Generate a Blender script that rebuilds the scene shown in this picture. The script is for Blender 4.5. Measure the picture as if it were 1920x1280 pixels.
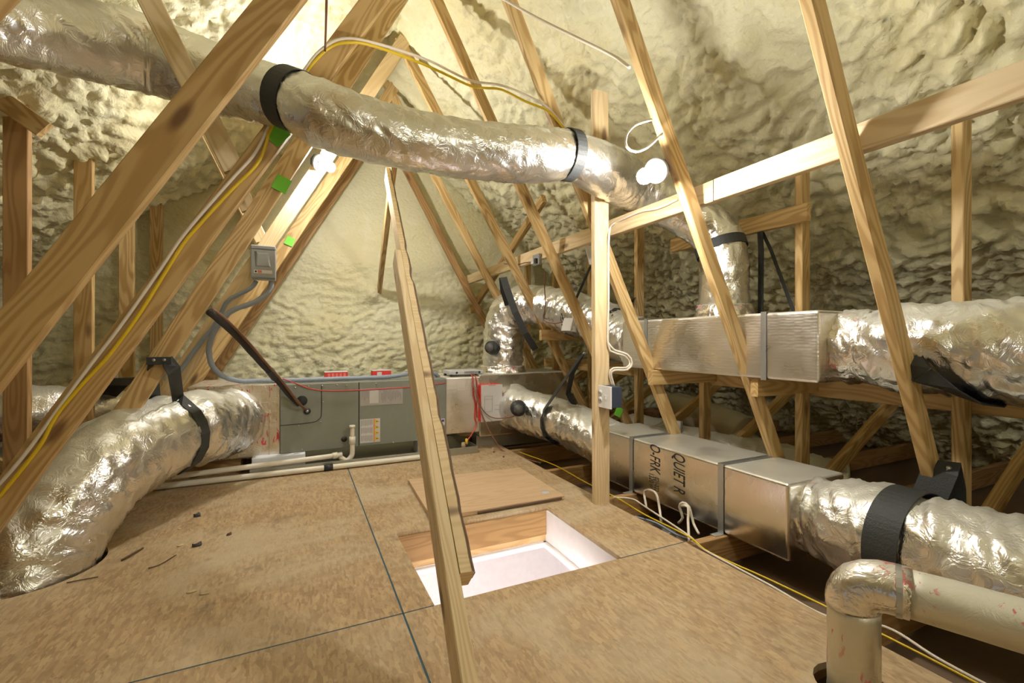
import bpy, bmesh, math, random
from mathutils import Vector, Matrix, noise
from mathutils.geometry import tessellate_polygon
random.seed(7)
for o in list(bpy.data.objects): bpy.data.objects.remove(o)
scene = bpy.context.scene
COL = scene.collection
V = Vector

# ------------------------------------------------------------------ camera
FPX = 853.0; TH = math.atan(400/853.0); CT, ST = math.cos(TH), math.sin(TH); CAMH = 0.865; HOR = 636.0
cam = bpy.data.cameras.new('camera'); cam.sensor_width = 36; cam.lens = FPX*36/1920
cam.shift_y = -4/1920; cam.clip_start = .01
co = bpy.data.objects.new('camera', cam); COL.objects.link(co)
co.location = (0, 0, CAMH); co.rotation_euler = (math.pi/2, 0, -TH)
scene.camera = co
# ------------------------------------------------------------------ world, exposure
w = bpy.data.worlds.new('world'); scene.world = w; w.use_nodes = True
w.node_tree.nodes['Background'].inputs[0].default_value = (.9, .92, 1, 1)
w.node_tree.nodes['Background'].inputs[1].default_value = .3
vs = scene.view_settings
vs.view_transform = 'Standard'; vs.look = 'None'; vs.gamma = 1; vs.use_curve_mapping = False; vs.exposure = 0.45
BULB_R, BULB_L, BULB_FILL = 600.0, 780.0, 520.0     # radiance of the bare LED bulbs: right web, far left web, added fill behind the viewer
ROOM = 260.0          # ceiling lamp of the room below the hatch

def at(u, v, X=None, Y=None, Z=None):
    """where the sight line of photo pixel (u,v) meets a plane of the attic (survey helper)"""
    d = (u-960)/FPX; e = (HOR-v)/FPX
    x = d*CT+ST; y = CT-d*ST
    k = Y/y if Y is not None else X/x if X is not None else (Z-CAMH)/e
    return V((x*k, y*k, CAMH+e*k))

# ------------------------------------------------------------------ materials
def newmat(name):
    m = bpy.data.materials.new(name); m.use_nodes = True
    nt = m.node_tree; return m, nt, nt.nodes['Principled BSDF']
def nd(nt, t, **kw):
    n = nt.nodes.new(t)
    for k, v in kw.items():
        if k in n.inputs.keys(): n.inputs[k].default_value = v
        else: setattr(n, k, v)
    return n
def L(nt, a, b): nt.links.new(a, b)
def math_(nt, op, a, b=None, clamp=False):
    n = nt.nodes.new('ShaderNodeMath'); n.operation = op; n.use_clamp = clamp
    for i, x in enumerate((a, b)):
        if x is None: continue
        if isinstance(x, (int, float)): n.inputs[i].default_value = x
        else: nt.links.new(x, n.inputs[i])
    return n.outputs[0]
def smooth(nt, x, lo, hi, a=0., b=1.):
    n = nt.nodes.new('ShaderNodeMapRange'); n.interpolation_type = 'SMOOTHSTEP'
    n.inputs[1].default_value = lo; n.inputs[2].default_value = hi; n.inputs[3].default_value = a; n.inputs[4].default_value = b
    nt.links.new(x, n.inputs[0]); return n.outputs[0]
def mix(nt, f, a, b):
    n = nt.nodes.new('ShaderNodeMix'); n.data_type = 'RGBA'
    for i, x in ((0, f), (6, a), (7, b)):
        if isinstance(x, (int, float)): n.inputs[i].default_value = x
        elif isinstance(x, tuple): n.inputs[i].default_value = (*x, 1) if len(x) == 3 else x
        else: nt.links.new(x, n.inputs[i])
    return n.outputs[2]
def coords(nt, kind='Object', scale=(1, 1, 1), rot=(0, 0, 0), rnd=False):
    tc = nt.nodes.new('ShaderNodeTexCoord').outputs[kind]
    if rnd:
        oi = nt.nodes.new('ShaderNodeObjectInfo')
        cb = nt.nodes.new('ShaderNodeCombineXYZ')
        for i, k in enumerate((17., 5., 9.)): L(nt, math_(nt, 'MULTIPLY', oi.outputs['Random'], k), cb.inputs[i])
        va = nt.nodes.new('ShaderNodeVectorMath'); va.operation = 'ADD'; L(nt, tc, va.inputs[0]); L(nt, cb.outputs[0], va.inputs[1]); tc = va.outputs[0]
    mp = nt.nodes.new('ShaderNodeMapping'); mp.inputs['Scale'].default_value = scale; mp.inputs['Rotation'].default_value = rot
    L(nt, tc, mp.inputs[0]); return mp.outputs[0]
def tex_noise(nt, vec, scale=1., detail=2., rough=.5, dist=0.):
    n = nt.nodes.new('ShaderNodeTexNoise'); L(nt, vec, n.inputs['Vector'])
    n.inputs['Scale'].default_value = scale; n.inputs['Detail'].default_value = detail
    n.inputs['Roughness'].default_value = rough; n.inputs['Distortion'].default_value = dist
    return n.outputs[0]
def tex_vor(nt, vec, scale=1., feature='F1', out='Distance', rnd=1.):
    n = nt.nodes.new('ShaderNodeTexVoronoi'); n.feature = feature; L(nt, vec, n.inputs['Vector'])
    n.inputs['Scale'].default_value = scale
    if 'Randomness' in n.inputs: n.inputs['Randomness'].default_value = rnd
    return n.outputs[out]
def bump(nt, bsdf, h, strength=.5, dist=.01):
    n = nt.nodes.new('ShaderNodeBump'); n.inputs['Strength'].default_value = strength; n.inputs['Distance'].default_value = dist
    L(nt, h, n.inputs['Height']); L(nt, n.outputs[0], bsdf.inputs['Normal'])

def wood_mat(name, light, dark, knots=True, rough=.6):
    m, nt, b = newmat(name)
    v = coords(nt, 'Object', (1.1, 9, 9), rnd=True)
    n1 = tex_noise(nt, v, 1., 1.5, .45, .15)
    g = math_(nt, 'SINE', math_(nt, 'MULTIPLY', n1, 95.)); g = smooth(nt, g, -1, 1)
    g = math_(nt, 'POWER', g, 1.5)
    fv = coords(nt, 'Object', (5, 150, 150), rnd=True)
    fine = tex_noise(nt, fv, 1., 2.)
    f = math_(nt, 'ADD', math_(nt, 'MULTIPLY', g, .85), math_(nt, 'MULTIPLY', fine, .35), True)
    lv = coords(nt, 'Object', (.8, 3, 3), rnd=True)
    big = tex_noise(nt, lv, 1., 1.)
    f2 = math_(nt, 'ADD', math_(nt, 'MULTIPLY', f, .85), math_(nt, 'SUBTRACT', math_(nt, 'MULTIPLY', big, .9), .42), True)
    c = mix(nt, f2, light, dark)
    oi = nt.nodes.new('ShaderNodeObjectInfo')
    c = mix(nt, math_(nt, 'MULTIPLY', oi.outputs['Random'], .38), c, tuple(x*y for x, y in zip(light, (.86, .76, .58))))
    if knots:
        kv = coords(nt, 'Object', (2.3, 7, 7), rnd=True)
        d = tex_vor(nt, kv, 1.)
        k = smooth(nt, d, .05, .16, 1, 0)
        c = mix(nt, math_(nt, 'MULTIPLY', k, .82), c, (.13, .055, .022))
    L(nt, c, b.inputs['Base Color']); b.inputs['Roughness'].default_value = rough
    bump(nt, b, f, .12, .002)
    return m
WOOD = wood_mat('pine_lumber', (.62, .44, .205), (.36, .215, .07))
WOODP = wood_mat('pale_pine_lumber', (.75, .61, .39), (.60, .44, .245))
WOODC = wood_mat('chord_lumber', (.48, .30, .13), (.29, .155, .055))
PLY = wood_mat('plywood', (.66, .47, .29), (.56, .38, .22), knots=False, rough=.5)

def foam_mat():
    m, nt, b = newmat('spray_foam')
    v = coords(nt, 'Object')
    a = tex_noise(nt, v, 1.1, 3.); f = tex_noise(nt, v, 7., 4.)
    c = mix(nt, smooth(nt, a, .35, .68), (.72, .69, .475), (.69, .63, .375))
    c = mix(nt, smooth(nt, f, .5, .75, 0, .55), c, (.78, .74, .55))
    L(nt, c, b.inputs['Base Color']); b.inputs['Roughness'].default_value = .55
    h1 = tex_vor(nt, coords(nt, 'Object', (1, 1, 1.4)), 34., 'SMOOTH_F1')
    h2 = tex_noise(nt, v, 22., 4., .6, .6)
    h = math_(nt, 'ADD', math_(nt, 'MULTIPLY', h1, -.7), h2)
    bump(nt, b, h, .65, .013)
    return m
FOAM = foam_mat()

def foil_mat(name, base=(.82, .81, .78), rough=.27, crink=1., red=0., quilt=False, dust=.15, top=.75, crw=.20):
    m, nt, b = newmat(name)
    v = coords(nt, 'Object')
    n = tex_noise(nt, v, 9., 3., .6, 1.2)
    cn = tex_noise(nt, coords(nt, 'Object', (1, 1, 1), (.5, .3, .8)), 13., 4., .6, 1.6)
    cr = smooth(nt, math_(nt, 'ABSOLUTE', math_(nt, 'SUBTRACT', cn, .5)), 0, .11)
    h = math_(nt, 'ADD', math_(nt, 'MULTIPLY', n, .42), math_(nt, 'MULTIPLY', cr, crw))
    h = math_(nt, 'ADD', h, math_(nt, 'MULTIPLY', tex_noise(nt, coords(nt, 'Object', (1, 1, .35)), 48., 3.), .22))
    if quilt:
        q = tex_vor(nt, coords(nt, 'Object', (1, .35, 1)), 80., 'F1', rnd=.5)
        h = math_(nt, 'ADD', math_(nt, 'MULTIPLY', h, .12), math_(nt, 'MULTIPLY', q, .5))
    bump(nt, b, h, .38*crink, .012)
    c = base
    d = tex_noise(nt, v, 3., 4., .7)
    dm = smooth(nt, d, .45, .7, 0, dust)
    c = mix(nt, dm, base, tuple(x*.8 for x in base))
    ge = nt.nodes.new('ShaderNodeNewGeometry'); sx = nt.nodes.new('ShaderNodeSeparateXYZ'); L(nt, ge.outputs['Normal'], sx.inputs[0])
    up = math_(nt, 'MULTIPLY', smooth(nt, sx.outputs[2], .42, .92), smooth(nt, tex_noise(nt, v, 4., 3.), .2, .5, .55, 1.))
    up = math_(nt, 'MULTIPLY', up, top)
    c = mix(nt, up, c, (.62, .60, .50))
    met = math_(nt, 'SUBTRACT', 1., math_(nt, 'MULTIPLY', up, .75))
    if red:
        rv = coords(nt, 'Object', (1, 1, 1), (.2, .5, .35))
        r1 = tex_noise(nt, coords(nt, 'Object', (38, 38, 11), (.3, .7, .2)), 1., 3., .6, 1.)
        zone = tex_noise(nt, rv, 6., 1.)
        rm = math_(nt, 'MULTIPLY', smooth(nt, r1, .57, .62), smooth(nt, zone, .44, .52), True)
        rm = math_(nt, 'MULTIPLY', rm, red)
        c = mix(nt, rm, c, (.55, .03, .05))
        met = math_(nt, 'MULTIPLY', met, math_(nt, 'SUBTRACT', 1., rm))
    L(nt, met, b.inputs['Metallic'])
    L(nt, c, b.inputs['Base Color'])
    rn = smooth(nt, tex_noise(nt, v, 5., 3.), .3, .7, rough*.75, rough*1.35)
    L(nt, math_(nt, 'ADD', math_(nt, 'ADD', rn, math_(nt, 'MULTIPLY', dm, .3)), math_(nt, 'MULTIPLY', up, .2)), b.inputs['Roughness'])
    return m
FOIL = foil_mat('foil_jacket', crink=1.)
FOILBRD = foil_mat('foil_duct_board', (.78, .75, .69), .24, .3, dust=.0, crw=.03)
FOILQ = foil_mat('embossed_foil_board', (.82, .79, .74), .33, .5, quilt=True, red=.0, dust=.0, crw=.0)
FOILR = foil_mat('red_printed_foil', (.74, .68, .58), .34, .8, red=.95)
FOILT = foil_mat('red_printed_foil_tape', (.80, .77, .72), .25, 1.1, red=.7)
FOILD = foil_mat('dull_wrapped_foil', (.66, .64, .55), .48, .35, red=.75)

def plain(name, c, rough=.5, metal=0., nz=0.):
    m, nt, b = newmat(name)
    b.inputs['Base Color'].default_value = (*c, 1); b.inputs['Roughness'].default_value = rough; b.inputs['Metallic'].default_value = metal
    v = coords(nt, 'Object'); n = tex_noise(nt, v, 25., 3.)
    L(nt, mix(nt, smooth(nt, n, .3, .7, 0, .22), c, tuple(x*.8 for x in c)), b.inputs['Base Color'])
    if nz: bump(nt, b, tex_noise(nt, v, 160., 2.), nz, .003)
    return m
GREYCAB = plain('grey_cabinet_paint', (.235, .25, .21), .42)
GREYCAB2 = plain('dark_joint', (.035, .037, .032), .7)
GALV = plain('galvanised_steel', (.52, .53, .53), .38, .9)
PAN = plain('galvanised_pan', (.42, .41, .34), .45, .8)
PVC = plain('white_pvc', (.77, .72, .60), .35)
WHITE = plain('white_plastic', (.80, .79, .78), .4)
PORC = plain('white_porcelain', (.42, .42, .43), .4)
WHITEF = plain('white_foam_block', (.78, .80, .84), .7)
RED = plain('red_card', (.75, .035, .03), .5)
REDW = plain('red_wire', (.50, .06, .035), .5)
PAPER = plain('paper_label', (.62, .60, .58), .7)
PAPERG = plain('grey_paper_label', (.42, .39, .37), .7)
INK = plain('black_ink', (.03, .03, .03), .7)
INKG = plain('grey_ink', (.25, .24, .25), .7)
YEL = plain('yellow_print', (.75, .5, .03), .6)
ORANGE = plain('orange_print', (.75, .25, .03), .6)
STRAP = plain('black_strap', (.035, .037, .036), .62, 0, .5)
BLACKP = plain('black_plastic', (.03, .032, .033), .5)
DUCTBLK = plain('black_pipe_insulation', (.035, .03, .027), .75, 0, .4)
COPPER = plain('copper_wire', (.20, .10, .055), .5, .2)
CONDUIT = plain('grey_conduit', (.27, .31, .37), .5)
DISC = plain('grey_enamel', (.27, .29, .30), .4)
DISCD = plain('dark_grey_recess', (.10, .095, .09), .5)
YCAB = plain('yellow_cable_jacket', (.72, .50, .01), .45)
WCAB = plain('white_cable_jacket', (.74, .66, .55), .5)
BLUEBOX = plain('dark_blue_box', (.035, .045, .075), .6, 0, .4)
GREEN = plain('green_tag', (.18, .62, .05), .6)
DRYW = plain('white_painted_drywall', (.84, .80, .80), .8)
DRYB = plain('brown_drywall_back', (.21, .14, .085), .9)
SILV = plain('silver_plastic', (.55, .55, .56), .4)
DEBG = plain('dark_scrap', (.06, .062, .07), .7)
DEBW = plain('wood_chip', (.62, .5, .28), .7)
BARK = plain('bark', (.14, .085, .055), .9, 0, .6)
BROWNW = plain('brown_wire', (.22, .10, .06), .5)

def osb_mat():
    m, nt, b = newmat('oriented_strand_board')
    c = None; hs = None
    warp = tex_noise(nt, coords(nt, 'Object'), 2.2, 2.)
    for i, (ang, s) in enumerate(((.2, 1.), (1.1, 1.15), (2.1, .9), (2.8, 1.3))):
        v = coords(nt, 'Object', (88*s, 24*s, 20), (0, 0, ang))
        n = nt.nodes.new('ShaderNodeTexVoronoi'); L(nt, v, n.inputs['Vector']); n.inputs['Scale'].default_value = 1
        sep = nt.nodes.new('ShaderNodeSeparateColor'); L(nt, n.outputs['Color'], sep.inputs[0])
        cc = mix(nt, sep.outputs[0], (.52, .35, .18), (.31, .19, .085))
        cc = mix(nt, smooth(nt, sep.outputs[1], .75, .95, 0, .6), cc, (.55, .40, .21))
        if c is None: c, hs = cc, sep.outputs[0]
        else:
            sel = smooth(nt, sep.outputs[2], .55, .6)
            c = mix(nt, sel, c, cc)
    gr = tex_noise(nt, coords(nt, 'Object', (70, 45, 20), (0, 0, .6)), 1., 5., .7)
    c = mix(nt, smooth(nt, gr, .56, .74, 0, .75), c, (.15, .09, .045))
    mo = tex_noise(nt, coords(nt, 'Object'), 9., 5., .7, .5)
    c = mix(nt, smooth(nt, mo, .42, .66, 0, .32), c, (.235, .14, .06))
    dust = tex_noise(nt, coords(nt, 'Object', (1.1, 1.6, 1)), 1.2, 6., .66, .4)
    c = mix(nt, smooth(nt, dust, .40, .68, .12, .72), c, (.56, .47, .32))
    st = tex_noise(nt, coords(nt, 'Object'), 5., 4., .7)
    c = mix(nt, smooth(nt, st, .60, .72, 0, .5), c, (.17, .13, .085))
    L(nt, c, b.inputs['Base Color']); b.inputs['Roughness'].default_value = .75
    bump(nt, b, math_(nt, 'ADD', gr, hs), .12, .004)
    return m
OSB = osb_mat()
OSBEDGE = plain('blue_edge_seal', (.025, .09, .13), .7)

def emit(name, c, s):
    m, nt, b = newmat(name)
    b.inputs['Emission Color'].default_value = (*c, 1); b.inputs['Emission Strength'].default_value = s
    b.inputs['Base Color'].default_value = (*c, 1); return m
ROOMM = emit('lit_ceiling_lamp', (1., .97, .93), ROOM)

# ------------------------------------------------------------------ object helpers
def props(o, label=None, cat=None, group=None, kind=None):
    if label: o['label'] = label
    if cat: o['category'] = cat
    if group: o['group'] = group
    if kind: o['kind'] = kind
    return o
def empty(name, loc, label=None, cat=None, group=None, kind=None):
    o = bpy.data.objects.new(name, None); COL.objects.link(o); o.location = loc; o.empty_display_size = .05
    return props(o, label, cat, group, kind)
def root_offset(p):
    t = V((0, 0, 0))
    while p is not None: t = t+p.location; p = p.parent
    return t
def link(name, me, mat, parent=None, M=None, **kw):
    o = bpy.data.objects.new(name, me); COL.objects.link(o)
    if mat is not None and not me.materials: me.materials.append(mat)
    if M is None: M = Matrix()
    if parent is not None:
        o.parent = parent
        o.matrix_basis = Matrix.Translation(-root_offset(parent)) @ M
    else: o.matrix_basis = M
    return props(o, **kw)
def mesh(name, verts, faces, mat, parent=None, smooth_=False, uvs=None, **kw):
    """verts in world space; the object's origin goes to the middle of its base"""
    xs = [v[0] for v in verts]; ys = [v[1] for v in verts]; zs = [v[2] for v in verts]
    c = V(((min(xs)+max(xs))/2, (min(ys)+max(ys))/2, min(zs)))
    me = bpy.data.meshes.new(name); me.from_pydata([V(v)-c for v in verts], [], faces)
    if smooth_: me.shade_smooth()
    me.update()
    if parent is not None and parent.type == 'MESH':
        # sub-part of a mesh part: parent origins are translations only
        return link(name, me, mat, parent, Matrix.Translation(c), **kw)
    return link(name, me, mat, parent, Matrix.Translation(c), **kw)
def bm_out(name, bm, mat, parent=None, smooth_=False, **kw):
    bm.normal_update()
    bm.verts.index_update()
    vs_ = [v.co.copy() for v in bm.verts]; fs = [[v.index for v in f.verts] for f in bm.faces]; bm.free()
    return mesh(name, vs_, fs, mat, parent, smooth_, **kw)
def beam(name, p0, p1, wd, th, tdir, mat, parent=None, ch=.003, taper=None, **kw):
    """lumber from p0 to p1; th measured along tdir, wd across"""
    p0, p1 = V(p0), V(p1); x = (p1-p0); ln = x.length; x.normalize()
    y = V(tdir); y = (y-x*y.dot(x)).normalized(); z = x.cross(y)
    hw, ht = wd/2, th/2
    prof = [(-ht+ch, -hw), (ht-ch, -hw), (ht, -hw+ch), (ht, hw-ch), (ht-ch, hw), (-ht+ch, hw), (-ht, hw-ch), (-ht, -hw+ch)]
    vs_ = [(sx, a, b) for sx in (-ln/2, ln/2) for a, b in prof]
    fs = [[i, (i+1) % 8, 8+(i+1) % 8, 8+i] for i in range(8)]+[list(range(7, -1, -1)), list(range(8, 16))]
    me = bpy.data.meshes.new(name); me.from_pydata(vs_, [], fs); me.update()
    c = (p0+p1)/2
    M = Matrix.Translation(c) @ Matrix((x, y, z)).transposed().to_4x4()
    return link(name, me, mat, parent, M, **kw)
def box(name, lo, hi, mat, parent=None, bev=.004, seg=2, **kw):
    bm = bmesh.new(); bmesh.ops.create_cube(bm, size=1)
    s = V(hi)-V(lo); c = (V(hi)+V(lo))/2
    for v in bm.verts: v.co = V((v.co.x*s.x, v.co.y*s.y, v.co.z*s.z))+c
    if bev: bmesh.ops.bevel(bm, geom=list(bm.edges), offset=min(bev, min(s)*.45), segments=seg, affect='EDGES', profile=.5)
    return bm_out(name, bm, mat, parent, **kw)
def obox(name, c, ax, ay, az, mat, parent=None, bev=.003, **kw):
    """box about c with half-axis vectors"""
    bm = bmesh.new(); bmesh.ops.create_cube(bm, size=2)
    lens = [V(a).length for a in (ax, ay, az)]
    for v in bm.verts: v.co = V((v.co.x*lens[0], v.co.y*lens[1], v.co.z*lens[2]))
    if bev: bmesh.ops.bevel(bm, geom=list(bm.edges), offset=min(bev, min(lens)*.45), segments=2, affect='EDGES', profile=.5)
    n = [V(a).normalized() for a in (ax, ay, az)]
    for v in bm.verts: v.co = V(c)+n[0]*v.co.x+n[1]*v.co.y+n[2]*v.co.z
    return bm_out(name, bm, mat, parent, **kw)
def catmull(pts, step):
    pts = [V(p) for p in pts]; P = [pts[0]*2-pts[1]]+pts+[pts[-1]*2-pts[-2]]; out = []
    for i in range(1, len(P)-2):
        p0, p1, p2, p3 = P[i-1:i+3]; n = max(2, int((p2-p1).length/step))
        for k in range(n):
            t = k/n
            out.append(.5*((2*p1)+(p2-p0)*t+(2*p0-5*p1+4*p2-p3)*t*t+(3*p1-p0-3*p2+p3)*t**3))
    out.append(pts[-1]); return out
def frames(path):
    T = [(path[min(i+1, len(path)-1)]-path[max(i-1, 0)]).normalized() for i in range(len(path))]
    n = V((0, 0, 1)) if abs(T[0].z) < .9 else V((1, 0, 0))
    n = (n-T[0]*n.dot(T[0])).normalized(); out = []
    for t in T:
        n = (n-t*n.dot(t)).normalized(); out.append((t, n, t.cross(n)))
    return out
def tube(name, pts, r, mat, parent=None, seg=12, step=.03, rf=None, cap=True, curve=True, **kw):
    path = catmull(pts, step) if curve else [V(p) for p in pts]
    fr = frames(path); s = 0; vs_ = []; fs = []
    for i, (p, (t, n, b)) in enumerate(zip(path, fr)):
        if i: s += (path[i]-path[i-1]).length
        for k in range(seg):
            a = 2*math.pi*k/seg; rr = r(s) if callable(r) else r
            if rf: rr = rf(s, a, rr)
            vs_.append(p+(n*math.cos(a)+b*math.sin(a))*rr)
    m_ = len(path)
    for i in range(m_-1):
        for k in range(seg):
            k2 = (k+1) % seg; fs.append([i*seg+k, i*seg+k2, (i+1)*seg+k2, (i+1)*seg+k])
    if cap: fs.append(list(range(seg-1, -1, -1))); fs.append([(m_-1)*seg+k for k in range(seg)])
    return mesh(name, vs_, fs, mat, parent, True, **kw)
def ribbon(name, pts, wdir, width, th, mat, parent=None, closed=False, **kw):
    pts = [V(p) for p in pts]; n = len(pts); vs_ = []; fs = []
    for i, p in enumerate(pts):
        a = pts[(i-1) % n] if closed or i else p; b = pts[(i+1) % n] if closed or i < n-1 else p
        t = (b-a).normalized(); wd = wdir[i] if isinstance(wdir, list) else V(wdir)
        wd = (wd-t*wd.dot(t)).normalized(); nn = t.cross(wd)
        for sw, sn in ((-1, -1), (1, -1), (1, 1), (-1, 1)): vs_.append(p+wd*sw*width/2+nn*sn*th/2)
    for i in range(n if closed else n-1):
        j = (i+1) % n
        for k in range(4): fs.append([i*4+k, i*4+(k+1) % 4, j*4+(k+1) % 4, j*4+k])
    if not closed: fs += [[3, 2, 1, 0], [(n-1)*4+k for k in range(4)]]
    return mesh(name, vs_, fs, mat, parent, False, **kw)
def disc(name, c, nrm, r, th, mat, parent=None, seg=20, r2=None, **kw):
    nrm = V(nrm).normalized(); c = V(c)
    return tube(name, [c, c+nrm*th], (lambda s: r if s < th*.5 else (r2 or r)), mat, parent, seg, curve=False, **kw)
def ring_pts(c, ax, r, n=28, a0=0., a1=2*math.pi, up=V((0, 0, 1))):
    ax = V(ax).normalized(); u = (up-ax*up.dot(ax)).normalized(); w_ = ax.cross(u)
    return [V(c)+(u*math.cos(a0+(a1-a0)*i/n)+w_*math.sin(a0+(a1-a0)*i/n))*r for i in range(n+1)]
def flexr(seed, amp=.007, tight=()):
    """wrinkled radius of an insulated flexible duct; tight = places (s) where a strap pinches it"""
    def f(s, a, r):
        ca, sa = math.cos(a), math.sin(a)
        p = V((s*3.2+seed*9.1, ca*.9+s*1.1, sa*.9))
        h = noise.noise(p)*amp*.9
        q = V((s*15+seed*3.7+ca*1.5, ca*1.6, sa*1.6-s*3.))
        h += (abs(noise.noise(q))*2-.6)*amp*.9
        q2 = V((s*36+seed-sa*2., ca*3.4+s*4, sa*3.4))
        h += (abs(noise.noise(q2))*2-.6)*amp*.62
        for t in tight: h -= r*.10*math.exp(-((s-t)/.045)**2)
        return r+h
    return f
def text(name, body, size, origin, xdir, ydir, mat, parent=None, shear=0., bold=0., squash=1., **kw):
    cu = bpy.data.curves.new(name, 'FONT'); cu.body = body; cu.size = size; cu.shear = shear; cu.offset = bold
    to = bpy.data.objects.new(name, cu); COL.objects.link(to)
    bpy.context.view_layer.update()
    me = bpy.data.meshes.new_from_object(to.evaluated_get(bpy.context.evaluated_depsgraph_get()))
    bpy.data.objects.remove(to)
    x, y = V(xdir).normalized(), V(ydir).normalized(); z = x.cross(y)
    M = Matrix.Translation(V(origin)) @ Matrix((x*squash, y, z)).transposed().to_4x4()
    me.transform(M)
    c = V(origin); me.transform(Matrix.Translation(-c)); me.materials.clear()
    return link(name, me, mat, parent, Matrix.Translation(c), **kw)

# ================================================================== THE SETTING
RX, RZ, PITCH, PITCHR = .63, 3.12, .70, .755          # ridge
def lump(p, seed, stretch=(1, 1, 1), rough=1.):
    q = V((p.x*stretch[0], p.y*stretch[1], p.z*stretch[2]))+V((seed*7.3, seed*1.9, 0))
    wv = noise.noise_vector(q*2.6)*.16
    q2 = q+wv
    d = noise.voronoi(q2*10.5)[0]
    d2 = noise.voronoi(q2*23.+V((3, 1, 7)))[0]
    m_ = .5+.5*noise.noise(q*.9+V((9, 2, 4)))
    h = (.42-d[0])*.075*rough*(.35+1.0*m_)
    h += (.4-d2[0])*.05*rough*(.5+m_)
    h += noise.noise(q*1.7)*.055+noise.noise(q*.6)*.05
    return h
def foam_grid(name, origin, du, dv, nu, nv, nrm, fn, label):
    vs_, fs = [], []
    for i in range(nu+1):
        for j in range(nv+1):
            p = V(origin)+V(du)*(i/nu)+V(dv)*(j/nv)
            vs_.append(p+V(nrm)*fn(p))
    for i in range(nu):
        for j in range(nv):
            a = i*(nv+1)+j; fs.append([a, a+nv+1, a+nv+2, a+1])
    return mesh(name, vs_, fs, FOAM, None, True, label=label, kind='structure')
TRY = [.85+.61*k for k in range(7)]
Y0, Y1 = -2.2, 4.72
def chord_bump(y):
    return sum(.035*math.exp(-((y-t)/.06)**2) for t in [.85+.61*k for k in range(-5, 7)])
cs = 1/math.hypot(1, PITCH)
def smoothness(p):      # foam is smoother high up near the ridge
    return .45+.55*min(1, max(0, (2.9-p.z)/1.1))
xr = 5.4
foam_grid('wall_right', (RX-.03, Y0, RZ+.02), (xr-RX, 0, -PITCHR*(xr-RX)), (0, Y1-Y0, 0), 340, 420, V((-PITCHR*cs, 0, -cs)),
          lambda p: lump(p, 1, (1, 1, 1.3), smoothness(p))+chord_bump(p.y), 'yellow spray foam covering the right roof slope')
xl = -3.2
foam_grid('wall_left', (RX+.03, Y0, RZ+.02), (xl-RX, 0, -PITCH*(RX-xl)), (0, Y1-Y0, 0), 270, 420, V((PITCH*cs, 0, -cs)),
          lambda p: lump(p, 2, (1, 1, 1.3), smoothness(p))+chord_bump(p.y), 'yellow spray foam covering the left roof slope')
def back_h(p):
    f = min(1, max(.12, (1.75-p.z)/.7))
    return lump(p, 3, (1, 1, 1.9), f)*(1 if f > .2 else .5)+.10*math.exp(-((p.x-.66)**2/.012+(p.z-1.32)**2/.01))
foam_grid('wall_back', (-3.4, 4.64, -.2), (9.0, 0, 0), (0, 0, 3.4), 500, 190, V((0, -1, 0)), back_h, 'yellow spray foam on the end wall behind the air handler')
foam_grid('wall_front', (-3.4, -2.2, -.2), (9, 0, 0), (0, 0, 3.6), 40, 20, V((0, 1, 0)), lambda p: lump(p, 4), 'yellow spray foam on the gable wall facing the air handler')

# floor: OSB sheets on the truss chords
def poly_prism(name, loops, z0, z1, mat, parent=None, jag=0., **kw):
    """loops[0] outline, further loops are holes"""
    flat = [V((x, y, 0)) for lp in loops for x, y in lp]
    tris = tessellate_polygon([[V((x, y, 0)) for x, y in lp] for lp in loops])
    n = len(flat); vs_ = [V((p.x, p.y, z1)) for p in flat]+[V((p.x, p.y, z0)) for p in flat]
    fs = []
    for t in tris:
        a, b, c = (flat[i] for i in t)
        t = list(t) if (b-a).cross(c-a).z > 0 else list(t)[::-1]
        fs.append(t); fs.append([i+n for i in t[::-1]])
    k = 0
    for lp in loops:
        m_ = len(lp)
        for i in range(m_): fs.append([k+i, k+i+n, k+(i+1) % m_+n, k+(i+1) % m_])
        k += m_
    return mesh(name, vs_, fs, mat, parent, False, **kw)
SX, SY, FX = .299, 1.447, 1.492
HX0, HX1, HY0, HY1 = .40, 1.158, 1.447, 2.06
fl = empty('floor', (0, 0, 0), 'dusty oriented strand board deck laid over the truss chords', kind='structure')
g = .003
arc = [(-.93+.235*math.cos(a), 2.32+.235*math.sin(a)) for a in [math.radians(t) for t in range(85, -86, -10)]]
poly_prism('osb_sheet', [[(-1.02, SY+g), (SX-g, SY+g), (SX-g, 3.56), (-1.02, 3.56)]+[(-1.02, 2.56)]+arc+[(-1.02, 2.08)]], -.018, 0, OSB, fl)
jx = [(HX0+(HX1-HX0)*t+random.uniform(-.006, .006), HY0+.003+random.uniform(-.004, .004)) for t in (.08, .3, .52, .6, .8, .95)]
poly_prism('osb_sheet', [[(SX+g, SY+g), (HX0, SY+g), (HX0-.006, HY1), (HX1+.01, HY1), (HX1, SY+g), (FX, SY+g), (FX-.01, 2.5), (FX+.004, 3.53), (SX+g, 3.56)]], -.018, 0, OSB, fl)
poly_prism('osb_sheet', [[(-1.25, -1.0), (SX-g, -1.0), (SX-g, SY-g), (-1.25, SY-g)]], -.018, 0, OSB, fl)
hole = [(1.255+.085*math.cos(a), .667+.085*math.sin(a)) for a in [2*math.pi*i/20 for i in range(20)]]
poly_prism('osb_sheet', [[(SX+g, -1.0), (FX, -1.0), (FX, SY-g), (SX+g, SY-g)], hole], -.018, 0, OSB, fl)
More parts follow.
